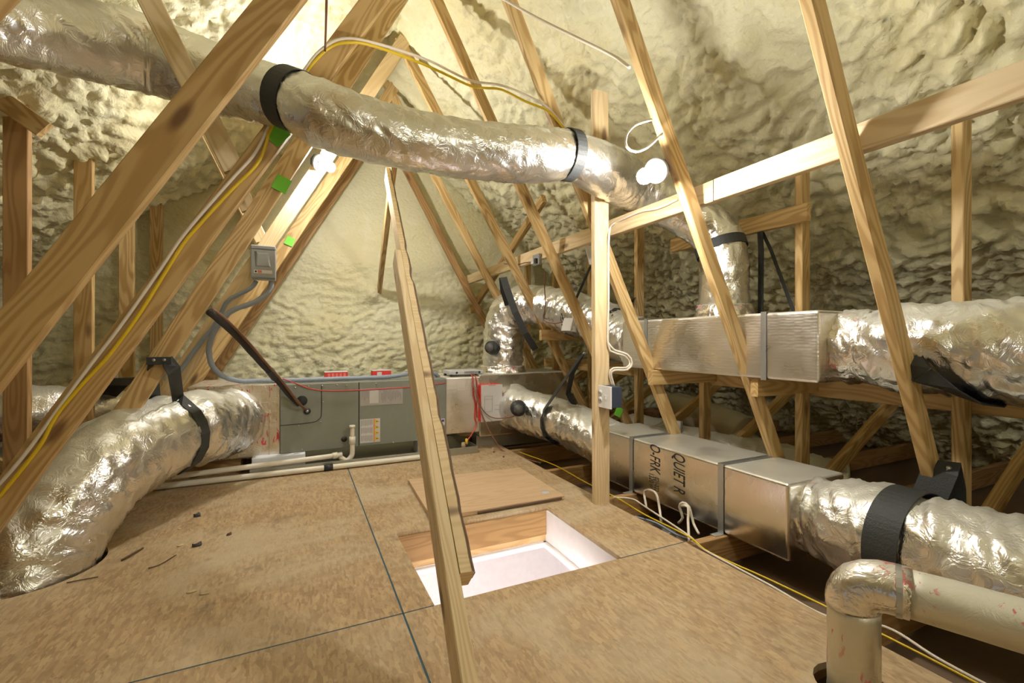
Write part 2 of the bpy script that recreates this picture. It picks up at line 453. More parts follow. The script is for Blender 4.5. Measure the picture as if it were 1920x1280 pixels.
# blue edge paint left standing in the joints
for a, b in (((SX, -1, -.008), (SX, 3.5, -.008)), ((-1.0, SY, -.008), (HX0, SY, -.008)), ((HX1, SY, -.008), (FX, SY, -.008))):
    beam('sheet_edge_seal', a, b, .014, g*2, (1, 0, 0) if a[0] == b[0] else (0, 1, 0), OSBEDGE, fl, ch=.0005)
# drywall ceiling of the rooms below, seen from above between the chords
cl = empty('ceiling', (0, 0, -.175), 'brown back of the drywall ceiling between the chords', kind='structure')
poly_prism('drywall_sheet', [[(-4, -2.3), (5.4, -2.3), (5.4, 4.8), (-4, 4.8)], [(HX0-.03, HY0-.03), (HX1+.03, HY0-.03), (HX1+.03, HY1+.03), (HX0-.03, HY1+.03)]], -.178, -.165, DRYB, cl)
# hatch lining
tr = empty('trim_1', (.78, 1.75, -.17), 'wooden lining boards around the ceiling hatch', kind='structure')
box('lining_board', (HX0, HY1, -.175), (HX1, HY1+.019, -.019), wood_mat('hatch_pine', (.80, .58, .31), (.66, .42, .18), knots=False), tr, .002)
box('lining_board', (HX1, HY0-.02, -.175), (HX1+.019, HY1+.019, -.019), DRYW, tr, .002)
box('lining_board', (HX0-.019, HY0-.02, -.175), (HX0, HY1+.019, -.019), DRYW, tr, .002)
box('lining_board', (HX0, HY0-.02, -.175), (HX1, HY0-.001, -.019), DRYW, tr, .002)
box('stop_moulding', (HX0, HY1-.022, -.20), (HX1, HY1, -.175), DRYW, tr, .004)
box('stop_moulding', (HX1-.022, HY0, -.20), (HX1, HY1, -.175), DRYW, tr, .004)
box('stop_moulding', (HX0, HY0, -.20), (HX0+.022, HY1, -.175), DRYW, tr, .004)
# room below
rb = empty('wall_lower', (.8, 2.3, -2.6), 'white painted walls of the room under the hatch', kind='structure')
box('room_wall', (-.3, 3.30, -2.6), (2.0, 3.34, -.18), DRYW, rb, 0)
box('room_wall', (-.34, .9, -2.6), (-.3, 3.34, -.18), DRYW, rb, 0)
box('room_wall', (2.0, .9, -2.6), (2.04, 3.34, -.18), DRYW, rb, 0)
box('room_wall', (-.34, .86, -2.6), (2.04, .9, -.18), DRYW, rb, 0)
box('room_floor', (-.34, .86, -2.64), (2.04, 3.34, -2.6), DRYW, rb, 0)
lt = empty('ceiling_lamp', (.1, 1.3, -.23), 'flush ceiling lamp of the room below the hatch', 'lamp')
disc('lamp_base', (.1, 1.25, -.195), (0, 0, 1), .13, .015, WHITE, lt)
disc('lamp_diffuser', (.1, 1.25, -.235), (0, 0, 1), .10, .04, ROOMM, lt, r2=.12)

# ================================================================== ROOF TRUSSES
LW = {0: (-1.182, .583), 1: (-1.112, .5813), 2: (-1.077, .5855), 3: (-1.012, .540), 4: (-1.006, .5627), 5: (-1.006, .58), 6: (-.978, .58)}
RW = {0: (2.258, -.4623), 1: (2.254, -.4929), 2: (2.201, -.4856), 3: (2.330, -.5415), 4: (2.400, -.5800), 5: (2.41, -.579), 6: (2.376, -.5574)}
LP = {0: -1.12, 1: -1.11, 2: -1.10, 3: -1.097, 4: -1.076, 5: -1.054, 6: -1.032}
TL = ['closest roof truss, its right web crossing in front of the upper flexible duct',
      'roof truss whose thick left web crosses the top left corner of the view',
      'roof truss whose left web carries the yellow cable',
      'roof truss whose left web holds the strap of the big left flexible duct',
      'roof truss whose bright left web carries the grey disconnect box',
      'roof truss with the lower green tag on its left web, second from the end wall',
      'dark roof truss standing against the end wall foam']
ZC = -.018
def roofz(x): return RZ-PITCH*(RX-x) if x < RX else RZ-PITCHR*(x-RX)
trusses = []
for k, y in enumerate(TRY):
    t = empty('roof_truss', (RX, y, -.09), TL[k], 'roof truss', 'roof trusses spaced along the attic')
    trusses.append(t)
    a, b = LW[k]; zt = 3.02
    m1 = WOODC if k == 6 else (WOODP if k == 4 else WOOD)  # darker lumber for the end wall truss
    beam('web', (a+b*(-.05), y, -.05), (a+b*zt, y, zt), .089 if k < 6 else .08, .038, (0, 1, 0), m1, t)
    a, b = RW[k]
    zt = min(3.02, (RX+.02-a)/b)
    beam('web', (a+b*(-.05), y, -.05), (a+b*zt, y, zt), .068, .0365, (0, 1, 0), WOODC if k == 6 else WOOD, t)
    if k != 0: beam('vertical_web', (LP[k], y, -.1), (LP[k], y, roofz(LP[k])+.03), .08, .038, (0, 1, 0), WOODC if k == 3 else WOOD, t)
    beam('vertical_web', (2.307, y, -.1), (2.307, y, roofz(2.307)-.03), .064, .038, (0, 1, 0), WOOD, t)
    beam('outer_web', (2.34, y, .05), (3.75, y, .05+1.41*.56), .064, .038, (0, 1, 0), WOOD, t)
    beam('outer_web', (-1.13, y, .05), (-2.5, y, .05+1.37*.56), .064, .038, (0, 1, 0), WOOD, t)
    beam('bottom_chord', (-3.0, y, ZC-.0625), (4.9, y, ZC-.0625), .125, .038, (0, 1, 0), WOODC, t)
    if k >= 2:   # short brace from the left web up to the slope
        a, b = .475, -.4606
        z0 = (.475-LW[k][0])/(LW[k][1]+.4606)+.04
        beam('web_brace', (a+b*z0, y, z0), (a+b*2.45, y, 2.45), .075, .035, (0, 1, 0), WOODP, t)
# ------------------------------------------------------------------ long lumber along the attic
beam('lateral_brace', (1.632, .0, 1.507), (1.632, 1.40, 1.507), .092, .038, (1, 0, 0), WOODP,
     label='long horizontal brace board nailed behind the right webs, nearest length', cat='lumber', group='lateral braces')
beam('lateral_brace', (1.630, 1.403, 1.505), (1.630, 4.55, 1.495), .092, .038, (1, 0, 0), WOODP,
     label='long horizontal brace board with a small relay on it, running to the end wall', cat='lumber', group='lateral braces')
beam('ledger_board', (2.262, 1.40, 1.49), (2.262, 2.3, 1.49), .089, .032, (1, 0, 0), WOOD,
     label='short board nailed to the vertical web beside the duct elbow', cat='lumber')
beam('shelf_ledger', (2.36, -.3, .625), (2.36, 4.2, .625), .089, .038, (1, 0, 0), WOOD,
     label='long ledger running behind the vertical webs under the upper duct', cat='lumber')
for (x0, y_, lab) in ((1.895, 1.42, 'cross piece with cut end under the upper foil duct, nearer one'),
                      (1.83, 2.03, 'cross piece with cut end under the upper foil duct, farther one')):
    beam('cross_piece', (x0, y_, .645), (2.42, y_, .645), .085, .038, (0, 1, 0), WOOD, label=lab, cat='lumber', group='cross pieces under the upper duct')
beam('cross_piece', (1.78, 3.25, .90), (2.40, 3.25, .90), .085, .038, (0, 1, 0), WOOD, label='small cross piece under the sagging flexible duct by the plenum', cat='lumber', group='cross pieces under the upper duct')
beam('cross_piece', (-1.6, 2.62, 2.22), tuple(at(85, 245, Y=2.62)), .075, .038, (0, 1, 0), WOOD,
     label='short board with nailed end across the left vertical web', cat='lumber')
beam('web_bracing', at(1020, 372, X=1.72), at(878, 592, X=1.72), .075, .038, (1, 0, 0), WOOD,
     label='slanting board crossing behind the far right webs', cat='lumber')
# post beside the deck edge
beam('wood_post', (1.452, 1.985, -.10), (1.443, 1.985, 2.17), .089, .038, (0, 1, 0), WOODP,
     label='pale upright post at the deck edge carrying the white outlet', cat='post')
# leaning brace made of two boards
br = empty('diagonal_brace', (.33, .8, 0), 'pair of pale boards nailed together and leaning over the hatch', 'lumber')
def brline(v, off=0.):     # the brace runs in a vertical plane along the attic
    t = v
    return V((.325, .83, -.02)).lerp(V((.50, 3.0, 1.93)), t)
bd = (brline(1)-brline(0)).normalized()
bx = V((1, 0, 0)); bx = (bx-bd*bx.dot(bd)).normalized(); bn = bx.cross(bd); bn = bn if bn.z > 0 else -bn
beam('brace_board', brline(.0), brline(.66), .089, .038, bx, WOODP, br)
o0 = bx*.039+bn*.004
def waney(name, p0, p1, wd, th, par):
    n = 60; ax = (p1-p0).normalized(); vs_, fs = [], []
    for i in range(n+1):
        t = i/n; p = p0.lerp(p1, t)
        tp = 1-.45*t
        wv = max(0, noise.noise(V((t*22, 1, 3))))*.012+max(0, noise.noise(V((t*60, 5, 3))))*.006
        rt = th/2*tp+(.002-wv)
        for sx, sz in ((-th/2, -wd/2), (rt, -wd/2), (rt, wd/2-.012-wv), (rt-.006, wd/2), (-th/2, wd/2)): vs_.append(p+bx*sx+bn*sz)
    for i in range(n):
        for k in range(5): fs.append([i*5+k, i*5+(k+1) % 5, (i+1)*5+(k+1) % 5, (i+1)*5+k])
    fs += [[4, 3, 2, 1, 0], [n*5+k for k in range(5)]]
    return mesh(name, vs_, fs, WOODP, par)
A0, A1 = brline(.135)+o0, brline(1.0)+o0*.6
wb = waney('waney_brace_board', A0, A1, .085, .038, br)
vs_, fs = [], []
for i in range(61):
    t = i/60; p = A0.lerp(A1, t); tp = 1-.45*t
    wv = max(0, noise.noise(V((t*22, 1, 3))))*.012+max(0, noise.noise(V((t*60, 5, 3))))*.006
    rt = .019*tp+(.002-wv)
    for sx, sz in ((rt+.0015, .0425-.012-wv-.035-.02*noise.noise(V((t*30, 8, 2)))), (rt+.002, .0425-.012-wv), (rt-.006, .0435), (rt-.009, .0440)): vs_.append(p+bx*sx+bn*sz)
for i in range(60):
    for k in range(3): fs.append([i*4+k, i*4+k+1, (i+1)*4+k+1, (i+1)*4+k])
mesh('bark_edge', vs_, fs, BARK, br)
beam('stub_brace', at(711, 545, Y=4.62), at(739, 300, Y=2.95), .07, .038, (1, 0, 0), WOOD,
     label='thin orange brown brace reaching down from behind the overhead duct to the end wall', cat='lumber')

# ================================================================== DUCTS
FO = FOIL
# overhead duct
op = [(-260, -40, 1.70, .112), (-60, 20, 1.95, .124), (100, 60, 2.13, .135), (267, 100, 2.29, .148), (380, 140, 2.26, .139), (470, 168, 2.08, .120), (549, 188, 1.93, .106), (600, 212, 1.87, .124),
      (700, 247, 1.84, .119), (800, 268, 1.82, .116), (900, 283, 1.80, .116), (1000, 290, 1.78, .121), (1066, 291, 1.77, .105), (1120, 314, 1.80, .122), (1180, 345, 1.95, .135), (1262, 388, 1.91, .132)]
opw = [at(u, v, Y=y) for u, v, y, _ in op]+[V((2.045, 1.79, 1.45)), V((2.07, 1.735, 1.30)), V((2.07, 1.733, 1.15)), V((2.07, 1.733, .965))]
pp = catmull(opw, .012)
cum = [0]
for i in range(1, len(pp)): cum.append(cum[-1]+(pp[i]-pp[i-1]).length)
def s_at(p):
    i = min(range(len(pp)), key=lambda j: (pp[j]-p).length); return cum[i], i
ST_ = [(s_at(p)[0], q[3]) for p, q in zip(opw, op)]
def r_over(s):
    for (a, ra), (b, rb_) in zip(ST_, ST_[1:]):
        if s <= b: return ra+(rb_-ra)*max(0, (s-a)/max(1e-6, b-a))
    return .125
sA, iA = s_at(at(549, 188, Y=1.93)); sB, iB = s_at(at(1066, 291, Y=1.77)); sC, iC = s_at(V((2.06, 1.75, 1.36)))
od = empty('overhead_flexible_duct', opw[8]-V((0, 0, .15)), 'long foil flexible duct sweeping overhead across the attic and turning down on the right', 'duct')
tube('foil_jacket', opw, r_over, FO, od, seg=72, step=.012, rf=flexr(1, .006, ()))
def band(name, path, i, r, width, parent, mat=STRAP, th=.004, **kw):
    t = (path[min(i+3, len(path)-1)]-path[max(0, i-3)]).normalized()
    return ribbon(name, ring_pts(path[i], t, r, 36)[:-1], t, width, th, mat, parent, closed=True, **kw)
s1 = empty('hanging_strap', pp[iA]-V((0, 0, .13)), 'black hanging strap around the overhead duct at its left bend', 'strap', 'straps on the overhead duct')
band('strap_band', pp, iA, .1125, .074, s1)
up_ = pp[iA]+V((0, 0, .12)); 
s2 = empty('hanging_strap', pp[iB]-V((0, 0, .13)), 'black hanging strap around the overhead duct at its middle bend', 'strap', 'straps on the overhead duct')
band('strap_band', pp, iB, .112, .05, s2)
s3 = empty('hanging_strap', pp[iC], 'black strap under the elbow of the overhead duct', 'strap', 'straps on the overhead duct')
band('strap_band', pp, iC, .129, .05, s3)

# upper rectangular duct
ub = empty('upper_duct_box', (2.07, 1.7, .69), 'rectangular foil faced duct resting on the cross pieces', 'duct')
UY0, UY1, UX0, UX1, UZ0, UZ1 = 1.12, 2.33, 1.87, 2.26, .690, .982
box('duct_body', (UX0, UY0, UZ0), (UX1, UY1, UZ1), FOILQ, ub, .012, 3)
def strapbox(x0, x1, y_, z0, z1, wd, par, name='steel_band'):
    e = .004
    ribbon(name, [(x0-e, y_, z0-e), (x0-e, y_, z1+e), (x1+e, y_, z1+e), (x1+e, y_, z0-e)], (0, 1, 0), wd, .003, GALV, par, closed=True)
strapbox(UX0, UX1, 2.11, UZ0, UZ1, .022, ub); strapbox(UX0, UX1, 1.353, UZ0, UZ1, .026, ub)
tube('end_collar', [(2.07, UY0+.01, .835), (2.075, UY0-.10, .835)], .147, FOILT, ub, seg=60, rf=flexr(11, .012), curve=True, step=.01)
tube('end_collar', [(2.07, UY1-.01, .835), (2.07, UY1+.08, .845)], .147, FOILT, ub, seg=60, rf=flexr(12, .012), curve=True, step=.01)
tube('top_collar', [(2.07, 1.733, .97), (2.07, 1.733, 1.05)], lambda s: .155-.3*s, FOILT, ub, seg=60, rf=flexr(13, .012), step=.01)
def flex(name, pts, r, label, seed, amp=.008, mat=None, group=None, tight=(), step=.012, seg=72, **kw):
    return tube(name, pts, r, mat or FO, None, seg=seg, step=step, rf=flexr(seed, amp, tight), label=label, cat='duct', group=group, **kw)
def rbulge(r, ln, end=.6):
    return lambda s: r*(1-(1-end)*math.exp(-(s/.06)**2))
f1 = [V((2.075, UY0-.085, .835)), V((2.08, .90, .835)), V((2.10, .72, .83)), V((2.12, .45, .82)), V((2.14, .1, .80)), V((2.15, -.4, .8))]
flex('flexible_duct', f1, rbulge(.168, 1, .86), 'fat foil flexible duct leaving the upper duct box to the right', 21, .013)
s4 = empty('hanging_strap', (2.0, .83, .7), 'black strap running from the closest right web under the upper flexible duct', 'strap', 'straps on the right ducts')
sp = [at(1713, 682, Y=.86), at(1700, 700, Y=.80), at(1740, 724, Y=.76)]
ribbon('strap_band', [V((1.915, .845, .80)), V((1.90, .80, .745)), V((1.95, .75, .70)), V((2.02, .72, .662)), V((2.10, .70, .656)), V((2.20, .70, .69)), V((2.27, .72, .76))], (-.15, 1, .35), .075, .004, STRAP, s4)

# lower rectangular duct
lb = empty('lower_duct_box', (1.94, 1.8, -.015), 'rectangular foil faced duct with printed lettering lying on the chords at the deck edge', 'duct')
BX0, BX1, BY0, BY1, BZ0, BZ1 = 1.74, 2.11, 1.155, 2.45, -.012, .296
box('duct_body', (BX0, BY0, BZ0), (BX1, BY1, BZ1), FOILBRD, lb, .012, 3)
for y_ in (2.085, 1.469):
    strapbox(BX0, BX1, y_, BZ0, BZ1, .030, lb)
    box('band_foot', (BX0-.055, y_-.015, BZ0-.006), (BX0-.002, y_+.015, BZ0-.003), GALV, lb, 0)
    box('band_tab', (BX1-.012, y_-.02, BZ1+.005), (BX1+.006, y_+.02, BZ1+.07), GALV, lb, .001)
xf = BX0-.0015
for body, u, v, size, sq, sh in (('O-FRK', 1219, 829, .108, .50, .22), ('QUIET R', 1263, 846, .108, .50, .22), ('1320 WV', 1217, 885, .052, .50, 0), ('021-222', 1227, 893, .046, .50, 0)):
    q = at(u, v, X=xf)
    text('printed_lettering' if size > .1 else 'small_printed_lettering', body, size, (xf, q.y, q.z), (0, 0, -1), (0, -1, 0), INK, lb, shear=sh, squash=sq)
tube('end_collar', [(1.92, BY0+.01, .145), (1.92, BY0-.06, .145)], .15, FOILT, lb, seg=60, rf=flexr(14, .012), step=.01)
f2 = [V((1.92, BY0-.03, .147)), V((1.915, 1.0, .155)), V((1.905, .85, .16)), V((1.90, .65, .16)), V((1.92, .40, .16)), V((1.96, .1, .16)), V((2.0, -.3, .16))]
flex('flexible_duct', f2, rbulge(.182, 1, .82), 'fat foil flexible duct leaving the lettered duct box at the lower right', 22, .012, tight=(.30,))
s5 = empty('hanging_strap', (1.93, .84, .1), 'wide black strap over the lower right flexible duct, nailed to the closest web', 'strap', 'straps on the right ducts')
cc5 = V((1.905, .84, .16))
ribbon('strap_band', [V((2.085, .82, .43)), V((2.055, .815, .40))]+[cc5+V((math.cos(a)*.187, 0, math.sin(a)*.187)) for a in [math.radians(t) for t in range(46, 265, 6)]], (.0, 1, 0), .10, .004, STRAP, s5)
ribbon('strap_tail', [V((2.095, .822, .425)), V((2.11, .815, .34)), V((2.10, .81, .24))], (0, 1, 0), .10, .003, STRAP, s5)
for q in (-.02, .02): disc('strap_nail', (2.066, .795, .41+q*.2), (-.7, -.6, .4), .008, .004, GALV, s5, seg=10)

f3 = [at(962, 762, Y=3.36), at(985, 770, Y=3.22), at(1040, 787, Y=2.95), at(1095, 808, Y=2.72), V((1.92, 2.50, .145)), V((1.92, 2.43, .145))]
flex('flexible_duct', f3, .168, 'foil flexible duct joining the right plenum to the lettered duct box', 23, .008, tight=(.55,))
s6 = empty('hanging_strap', (1.75, 2.85, .05), 'black strap from the middle right web looping under the lower foil duct', 'strap', 'straps on the right ducts')
hk = at(1093, 663, Y=2.64)
cA = at(1052, 790, Y=2.88)
lp = [hk, hk+V((-.02, .0, -.02))]+[cA+V((math.cos(a)*.172, 0, math.sin(a)*.172))+V((0, .0, 0)) for a in [math.radians(t) for t in (150, 170, 190, 215, 240, 265)]]
ribbon('strap_band', lp, (.25, 1, 0), .05, .004, STRAP, s6)
ribbon('strap_tail', [hk+V((.01, .02, 0)), hk+V((.0, .14, -.15)), cA+V((.10, .06, .20)), cA+V((.14, .04, .10))], (1, .3, 0), .05, .004, STRAP, s6)
disc('strap_nail', hk+V((0, -.012, .004)), (0, -1, 0), .010, .004, GALV, s6, seg=10)

f4 = [V((1.61, 3.62, .56)), V((1.61, 3.61, .80)), V((1.62, 3.60, 1.0)), V((1.68, 3.54, 1.14)), V((1.82, 3.42, 1.16)), V((1.95, 3.2, 1.10)), V((2.04, 2.85, 1.0)), V((2.07, 2.58, .89)), V((2.07, 2.40, .845))]
flex('flexible_duct', f4, .172, 'foil flexible duct rising from the right plenum and sagging across to the upper duct box', 24, .011, tight=(.62, 1.35))
p4 = catmull(f4, .012)
def nearest(path, p): return min(range(len(path)), key=lambda j: (path[j]-p).length)
for (u, v, yy, tgt, lab) in ((1000, 640, 3.4, at(942, 525, Y=3.33), 'black strap hung over the bend of the rising flexible duct'),
                             (1075, 560, 2.98, at(1108, 498, Y=2.72), 'black strap around the sagging flexible duct behind the pale post'),
                             (1160, 590, 2.62, at(1198, 555, Y=2.72), 'black strap near the end of the sagging flexible duct')):
    i = nearest(p4, at(u, v, Y=yy))
    e = empty('hanging_strap', p4[i]-V((0, 0, .17)), lab, 'strap', 'straps on the sagging duct')
    if u == 1000:
        ribbon('strap_band', [at(944, 520, Y=3.30), at(950, 540, Y=3.28), at(966, 585, Y=3.27), at(985, 625, Y=3.28), at(1004, 655, Y=3.32)], (.95, -.3, 0), .055, .004, STRAP, e)
        ribbon('strap_tail', [at(941, 520, Y=3.34), at(944, 545, Y=3.36), at(952, 572, Y=3.40)], (.95, -.3, 0), .05, .004, STRAP, e)
        continue
    band('strap_band', p4, i, .168, .045, e)
    d = (tgt-p4[i]); side = V((-.5, -.8, 0))
    ribbon('strap_tail', [p4[i]+V((-.10, -.10, .09)), tgt], (.6, .5, 0), .045, .004, STRAP, e)
# straps hanging behind the duct elbow
e = empty('hanging_strap', (2.27, 1.66, .98), 'pair of thin dark straps hanging from the short board behind the duct elbow', 'strap')
ribbon('strap_tail', [at(1425, 432, X=2.25), at(1427, 470, X=2.25), at(1426, 592, X=2.25)], (0, 1, 0), .032, .003, STRAP, e)
ribbon('strap_tail', [at(1428, 432, X=2.28), at(1446, 470, X=2.28), at(1488, 584, X=2.28)], (0, 1, 0), .018, .003, STRAP, e)
# big left duct
f5 = [V((-.40, 3.40, .345)), V((-.45, 3.22, .35)), V((-.545, 2.98, .375)), V((-.69, 2.70, .35)), V((-.82, 2.48, .25)), V((-.895, 2.36, .10)), V((-.92, 2.31, -.08)), V((-.92, 2.30, -.16))]
flex('flexible_duct', f5, .203, 'big foil flexible duct bending from the left plenum down through the deck', 25, .012, tight=(.52,))
p5 = catmull(f5, .012)
e = empty('hanging_strap', (-.56, 2.95, .17), 'wide black strap holding up the big left flexible duct', 'strap')
hk = at(300, 676, Y=2.63); i = nearest(p5, V((-.615, 2.85, .365)))
t5 = (p5[i+3]-p5[i-3]).normalized()
rp = ring_pts(p5[i], t5, .198, 40)
near = [rp[j % 40] for j in range(40)]
side = sorted(range(40), key=lambda j: (rp[j]-CAMH*V((0, 0, 1))).length)[0]
rr = [rp[j % 40] for j in range(40)]
def on(a): # point of the ring by angle in image sense: 0 = top, + toward camera side
    up = V((0, 0, 1)); up = (up-t5*up.dot(t5)).normalized(); s_ = t5.cross(up); s_ = s_ if s_.y < 0 else -s_
    return p5[i]+(up*math.cos(a)+s_*math.sin(a))*.203
ribbon('strap_band', [hk+V((.03, -.01, .0)), hk+V((.05, .02, -.05)), on(.35), on(.6), on(.9), on(1.2), on(1.5), on(1.9), on(2.3), on(2.7), on(3.1)], t5, .07, .004, STRAP, e)
ribbon('strap_tail', [hk+V((-.02, .02, .0)), hk+V((-.06, .12, -.10)), on(-.3), on(-.8)], t5, .07, .004, STRAP, e)
obox('strap_fold', hk+V((.0, -.012, .0)), V((.048, 0, 0)), V((0, .006, 0)), V((0, 0, .018)), STRAP, e, .003)
for q in (-.02, .02): disc('strap_nail', hk+V((q, -.016, .004)), (0, -1, 0), .007, .004, GALV, e, seg=10)
# duct glimpsed behind the left vertical webs
flex('flexible_duct', [V((-1.7, 3.5, .42)), V((-1.4, 3.45, .46)), V((-1.15, 3.6, .42)), V((-.9, 3.85, .32)), V((-.75, 4.0, .25))], .15, 'foil flexible duct glimpsed behind the left vertical webs', 26, .01, step=.02, seg=40)
e = empty('hanging_strap', at(215, 735, Y=3.6), 'grey strap on the duct behind the left webs', 'strap')
ribbon('strap_band', [at(238, 708, Y=3.28), at(215, 722, Y=3.5), at(190, 745, Y=3.55), at(180, 765, Y=3.6)], (1, .4, 0), .13, .004, BLACKP, e)
# low ducts behind the lettered box
flex('flexible_duct', [V((2.62, 3.1, .10)), V((2.56, 2.75, .11)), V((2.52, 2.4, .11)), V((2.60, 2.05, .10)), V((2.75, 1.75, .06)), V((2.78, 1.65, -.12))], .13, 'low foil flexible duct lying behind the lettered duct box', 27, .009, step=.018, seg=48)
flex('flexible_duct', [V((2.75, 1.50, .06)), V((2.6, 1.75, .10)), V((2.85, 2.2, .09)), V((3.2, 2.5, .05))], .12, 'wrinkled foil flexible duct curling under the shelf beside the slanting web', 28, .01, step=.018, seg=48)
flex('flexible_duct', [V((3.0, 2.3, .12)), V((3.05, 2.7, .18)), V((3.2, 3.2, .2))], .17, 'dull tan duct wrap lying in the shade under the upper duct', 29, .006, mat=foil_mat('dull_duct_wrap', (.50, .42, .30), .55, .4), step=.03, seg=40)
# exhaust pipe
ex = empty('vent_pipe', (1.255, .667, 0), 'foil taped vent pipe rising through the deck and turning right', 'pipe')
e1, e2 = V((1.255, .667, .215)), V((1.285, .61, .272))
tube('riser', [(1.255, .667, -.17), (1.255, .667, 0), (1.255, .667, .12), (1.255, .667, .205)], .0555, FOILD, ex, seg=40, step=.02, rf=flexr(31, .0012))
bend = []
d1 = V((0, 0, 1)); d2 = (V((.42, -.9, -.0))).normalized()
tube('elbow', [(1.255, .667, .20), (1.255, .667, .222), (1.262, .652, .252), (1.278, .617, .268), (1.30, .57, .268)], .0585, FOILT, ex, seg=40, step=.022)
tube('horizontal_run', [(1.296, .578, .268), (1.345, .47, .267), (1.42, .30, .265), (1.55, .02, .26)], .0545, FOILD, ex, seg=40, step=.03, rf=flexr(32, .001))
band('tape_seam', [V((1.29, .59, .268)), V((1.2905, .589, .268)), V((1.291, .588, .268))], 1, .0592, .012, ex, GALV, .001)

# ================================================================== AIR HANDLER
HYF = 3.35; HZ0, HZ1 = .115, .568; HXa, HXm, HXb = -.11, .383, 1.015
ah = empty('air_handler', (.45, 3.6, .1), 'grey horizontal air handler cabinet with paper labels', 'air handler')
box('cabinet', (HXa, HYF+.008, HZ0), (HXb, 3.88, HZ1), GREYCAB, ah, .006)
box('access_panel', (HXa, HYF-.004, HZ0), (HXm-.003, HYF+.012, HZ1-.002), GREYCAB, ah, .003)
box('access_panel', (HXm+.003, HYF-.004, HZ0), (HXb, HYF+.012, HZ1-.002), GREYCAB, ah, .003)
box('panel_gap', (HXm-.0035, HYF-.001, HZ0+.004), (HXm+.0035, HYF+.014, HZ1-.006), GREYCAB2, ah, 0)
yf = HYF-.005
# coil plate outline with rounded corner, screws
pl = [(HXa+.002, .30), (.07, .305), (.125, .325), (.14, .37), (.14, HZ1-.01)]
tube('plate_seam', [V((x, yf, z)) for x, z in pl], .0028, GREYCAB2, ah, seg=6, step=.01)
for x, z in ((-.02, .545), (.06, .548), (.145, .55), (.24, .55), (.30, .545), (.50, .55), (.15, .44), (.135, .305), (0, .29), (.62, .12), (.02, .13)):
    disc('screw', (x, yf+.001, z), (0, -1, 0), .0055, .004, GALV, ah, seg=8)
disc('pipe_port', (.02, yf+.002, .455), (0, -1, 0), .034, .004, GREYCAB2, ah)
gm = disc('grommet', (.052, yf+.002, .385), (0, -1, 0), .022, .012, BLACKP, ah)
disc('grommet_hole', (.052, yf-.0105, .385), (0, -1, 0), .009, .003, GALV, ah)
# rating label
rl = box('rating_label', (.392, yf-.001, .397), (.688, yf+.002, .517), PAPERG, ah, 0)
box('label_patch', (.455, yf-.002, .412), (.516, yf, .503), PAPER, rl, 0)
for i in range(7):
    x = .40+i*.0075; box('label_print', (x, yf-.0016, .43+random.random()*.03), (x+.0022, yf, .507), INKG, rl, 0)
for i in range(16):
    x = .535+i*.009; z0 = .412+random.random()*.05; box('label_print', (x, yf-.0016, z0), (x+.0028, yf, .508-random.random()*.03), INKG, rl, 0)
# hazard label
hl = box('hazard_label', (.390, yf-.001, .135), (.527, yf+.002, .302), PAPER, ah, 0)
box('label_stripe', (.482, yf-.0018, .137), (.489, yf, .300), ORANGE, hl, 0)
for j in range(4):
    zc = .281-j*.0405
    mesh('hazard_triangle', [(.491, yf-.002, zc-.017), (.491, yf-.002, zc+.017), (.523, yf-.002, zc), (.491, yf, zc-.017), (.491, yf, zc+.017), (.523, yf, zc)], [[0, 1, 2], [5, 4, 3], [0, 3, 4, 1], [1, 4, 5, 2], [2, 5, 3, 0]], YEL, hl)
    box('label_print', (.499, yf-.0028, zc-.002), (.511, yf-.001, zc+.002), INK, hl, 0)
for j in range(3):
    for i in range(10):
        x = .397+i*.0082; z1 = .297-j*.055; box('label_print', (x, yf-.0016, z1-.045+random.random()*.01), (x+.003, yf, z1), INKG, hl, 0)
box('warning_sticker', (.975, yf-.001, .215), (1.005, yf+.002, .265), PAPER, ah, 0)
disc('sticker_mark', (.99, yf, .25), (0, -1, 0), .010, .002, plain('blue_print', (.06, .06, .3), .6), ah, seg=12)
disc('drain_port', (.285, yf+.002, .175), (0, -1, 0), .02, .003, GREYCAB2, ah)
# plenums
pz = empty('left_plenum', (-.35, 3.6, .115), 'foil plenum box with red print at the left end of the air handler', 'plenum')
box('plenum_body', (-.62, 3.37, .10), (HXa-.003, 3.9, .572), FOILR, pz, .008)
box('tape_strip', (-.175, 3.362, .105), (HXa-.002, 3.372, .57), FOILR, pz, .002)
tube('duct_collar', [V((-.40, 3.40, .345)), V((-.415, 3.335, .345))], .214, FOILT, pz, seg=60, step=.01, rf=flexr(41, .01))
pr_ = empty('right_plenum', (1.5, 3.6, .13), 'long foil plenum box at the right end of the air handler', 'plenum')
box('plenum_body', (HXb+.003, 3.36, .135), (1.30, 3.9, .57), FOILQ, pr_, .008)
box('plenum_extension', (1.295, 3.372, .09), (2.12, 3.95, .585), FOILBRD, pr_, .01)
tube('duct_collar', [at(962, 762, Y=3.39), at(962, 762, Y=3.34)], .185, FOILT, pr_, seg=60, step=.01, rf=flexr(42, .012))
tube('duct_collar', [(1.61, 3.62, .575), (1.61, 3.62, .64)], lambda s: .21-.35*s, FOILT, pr_, seg=60, step=.01, rf=flexr(43, .014))
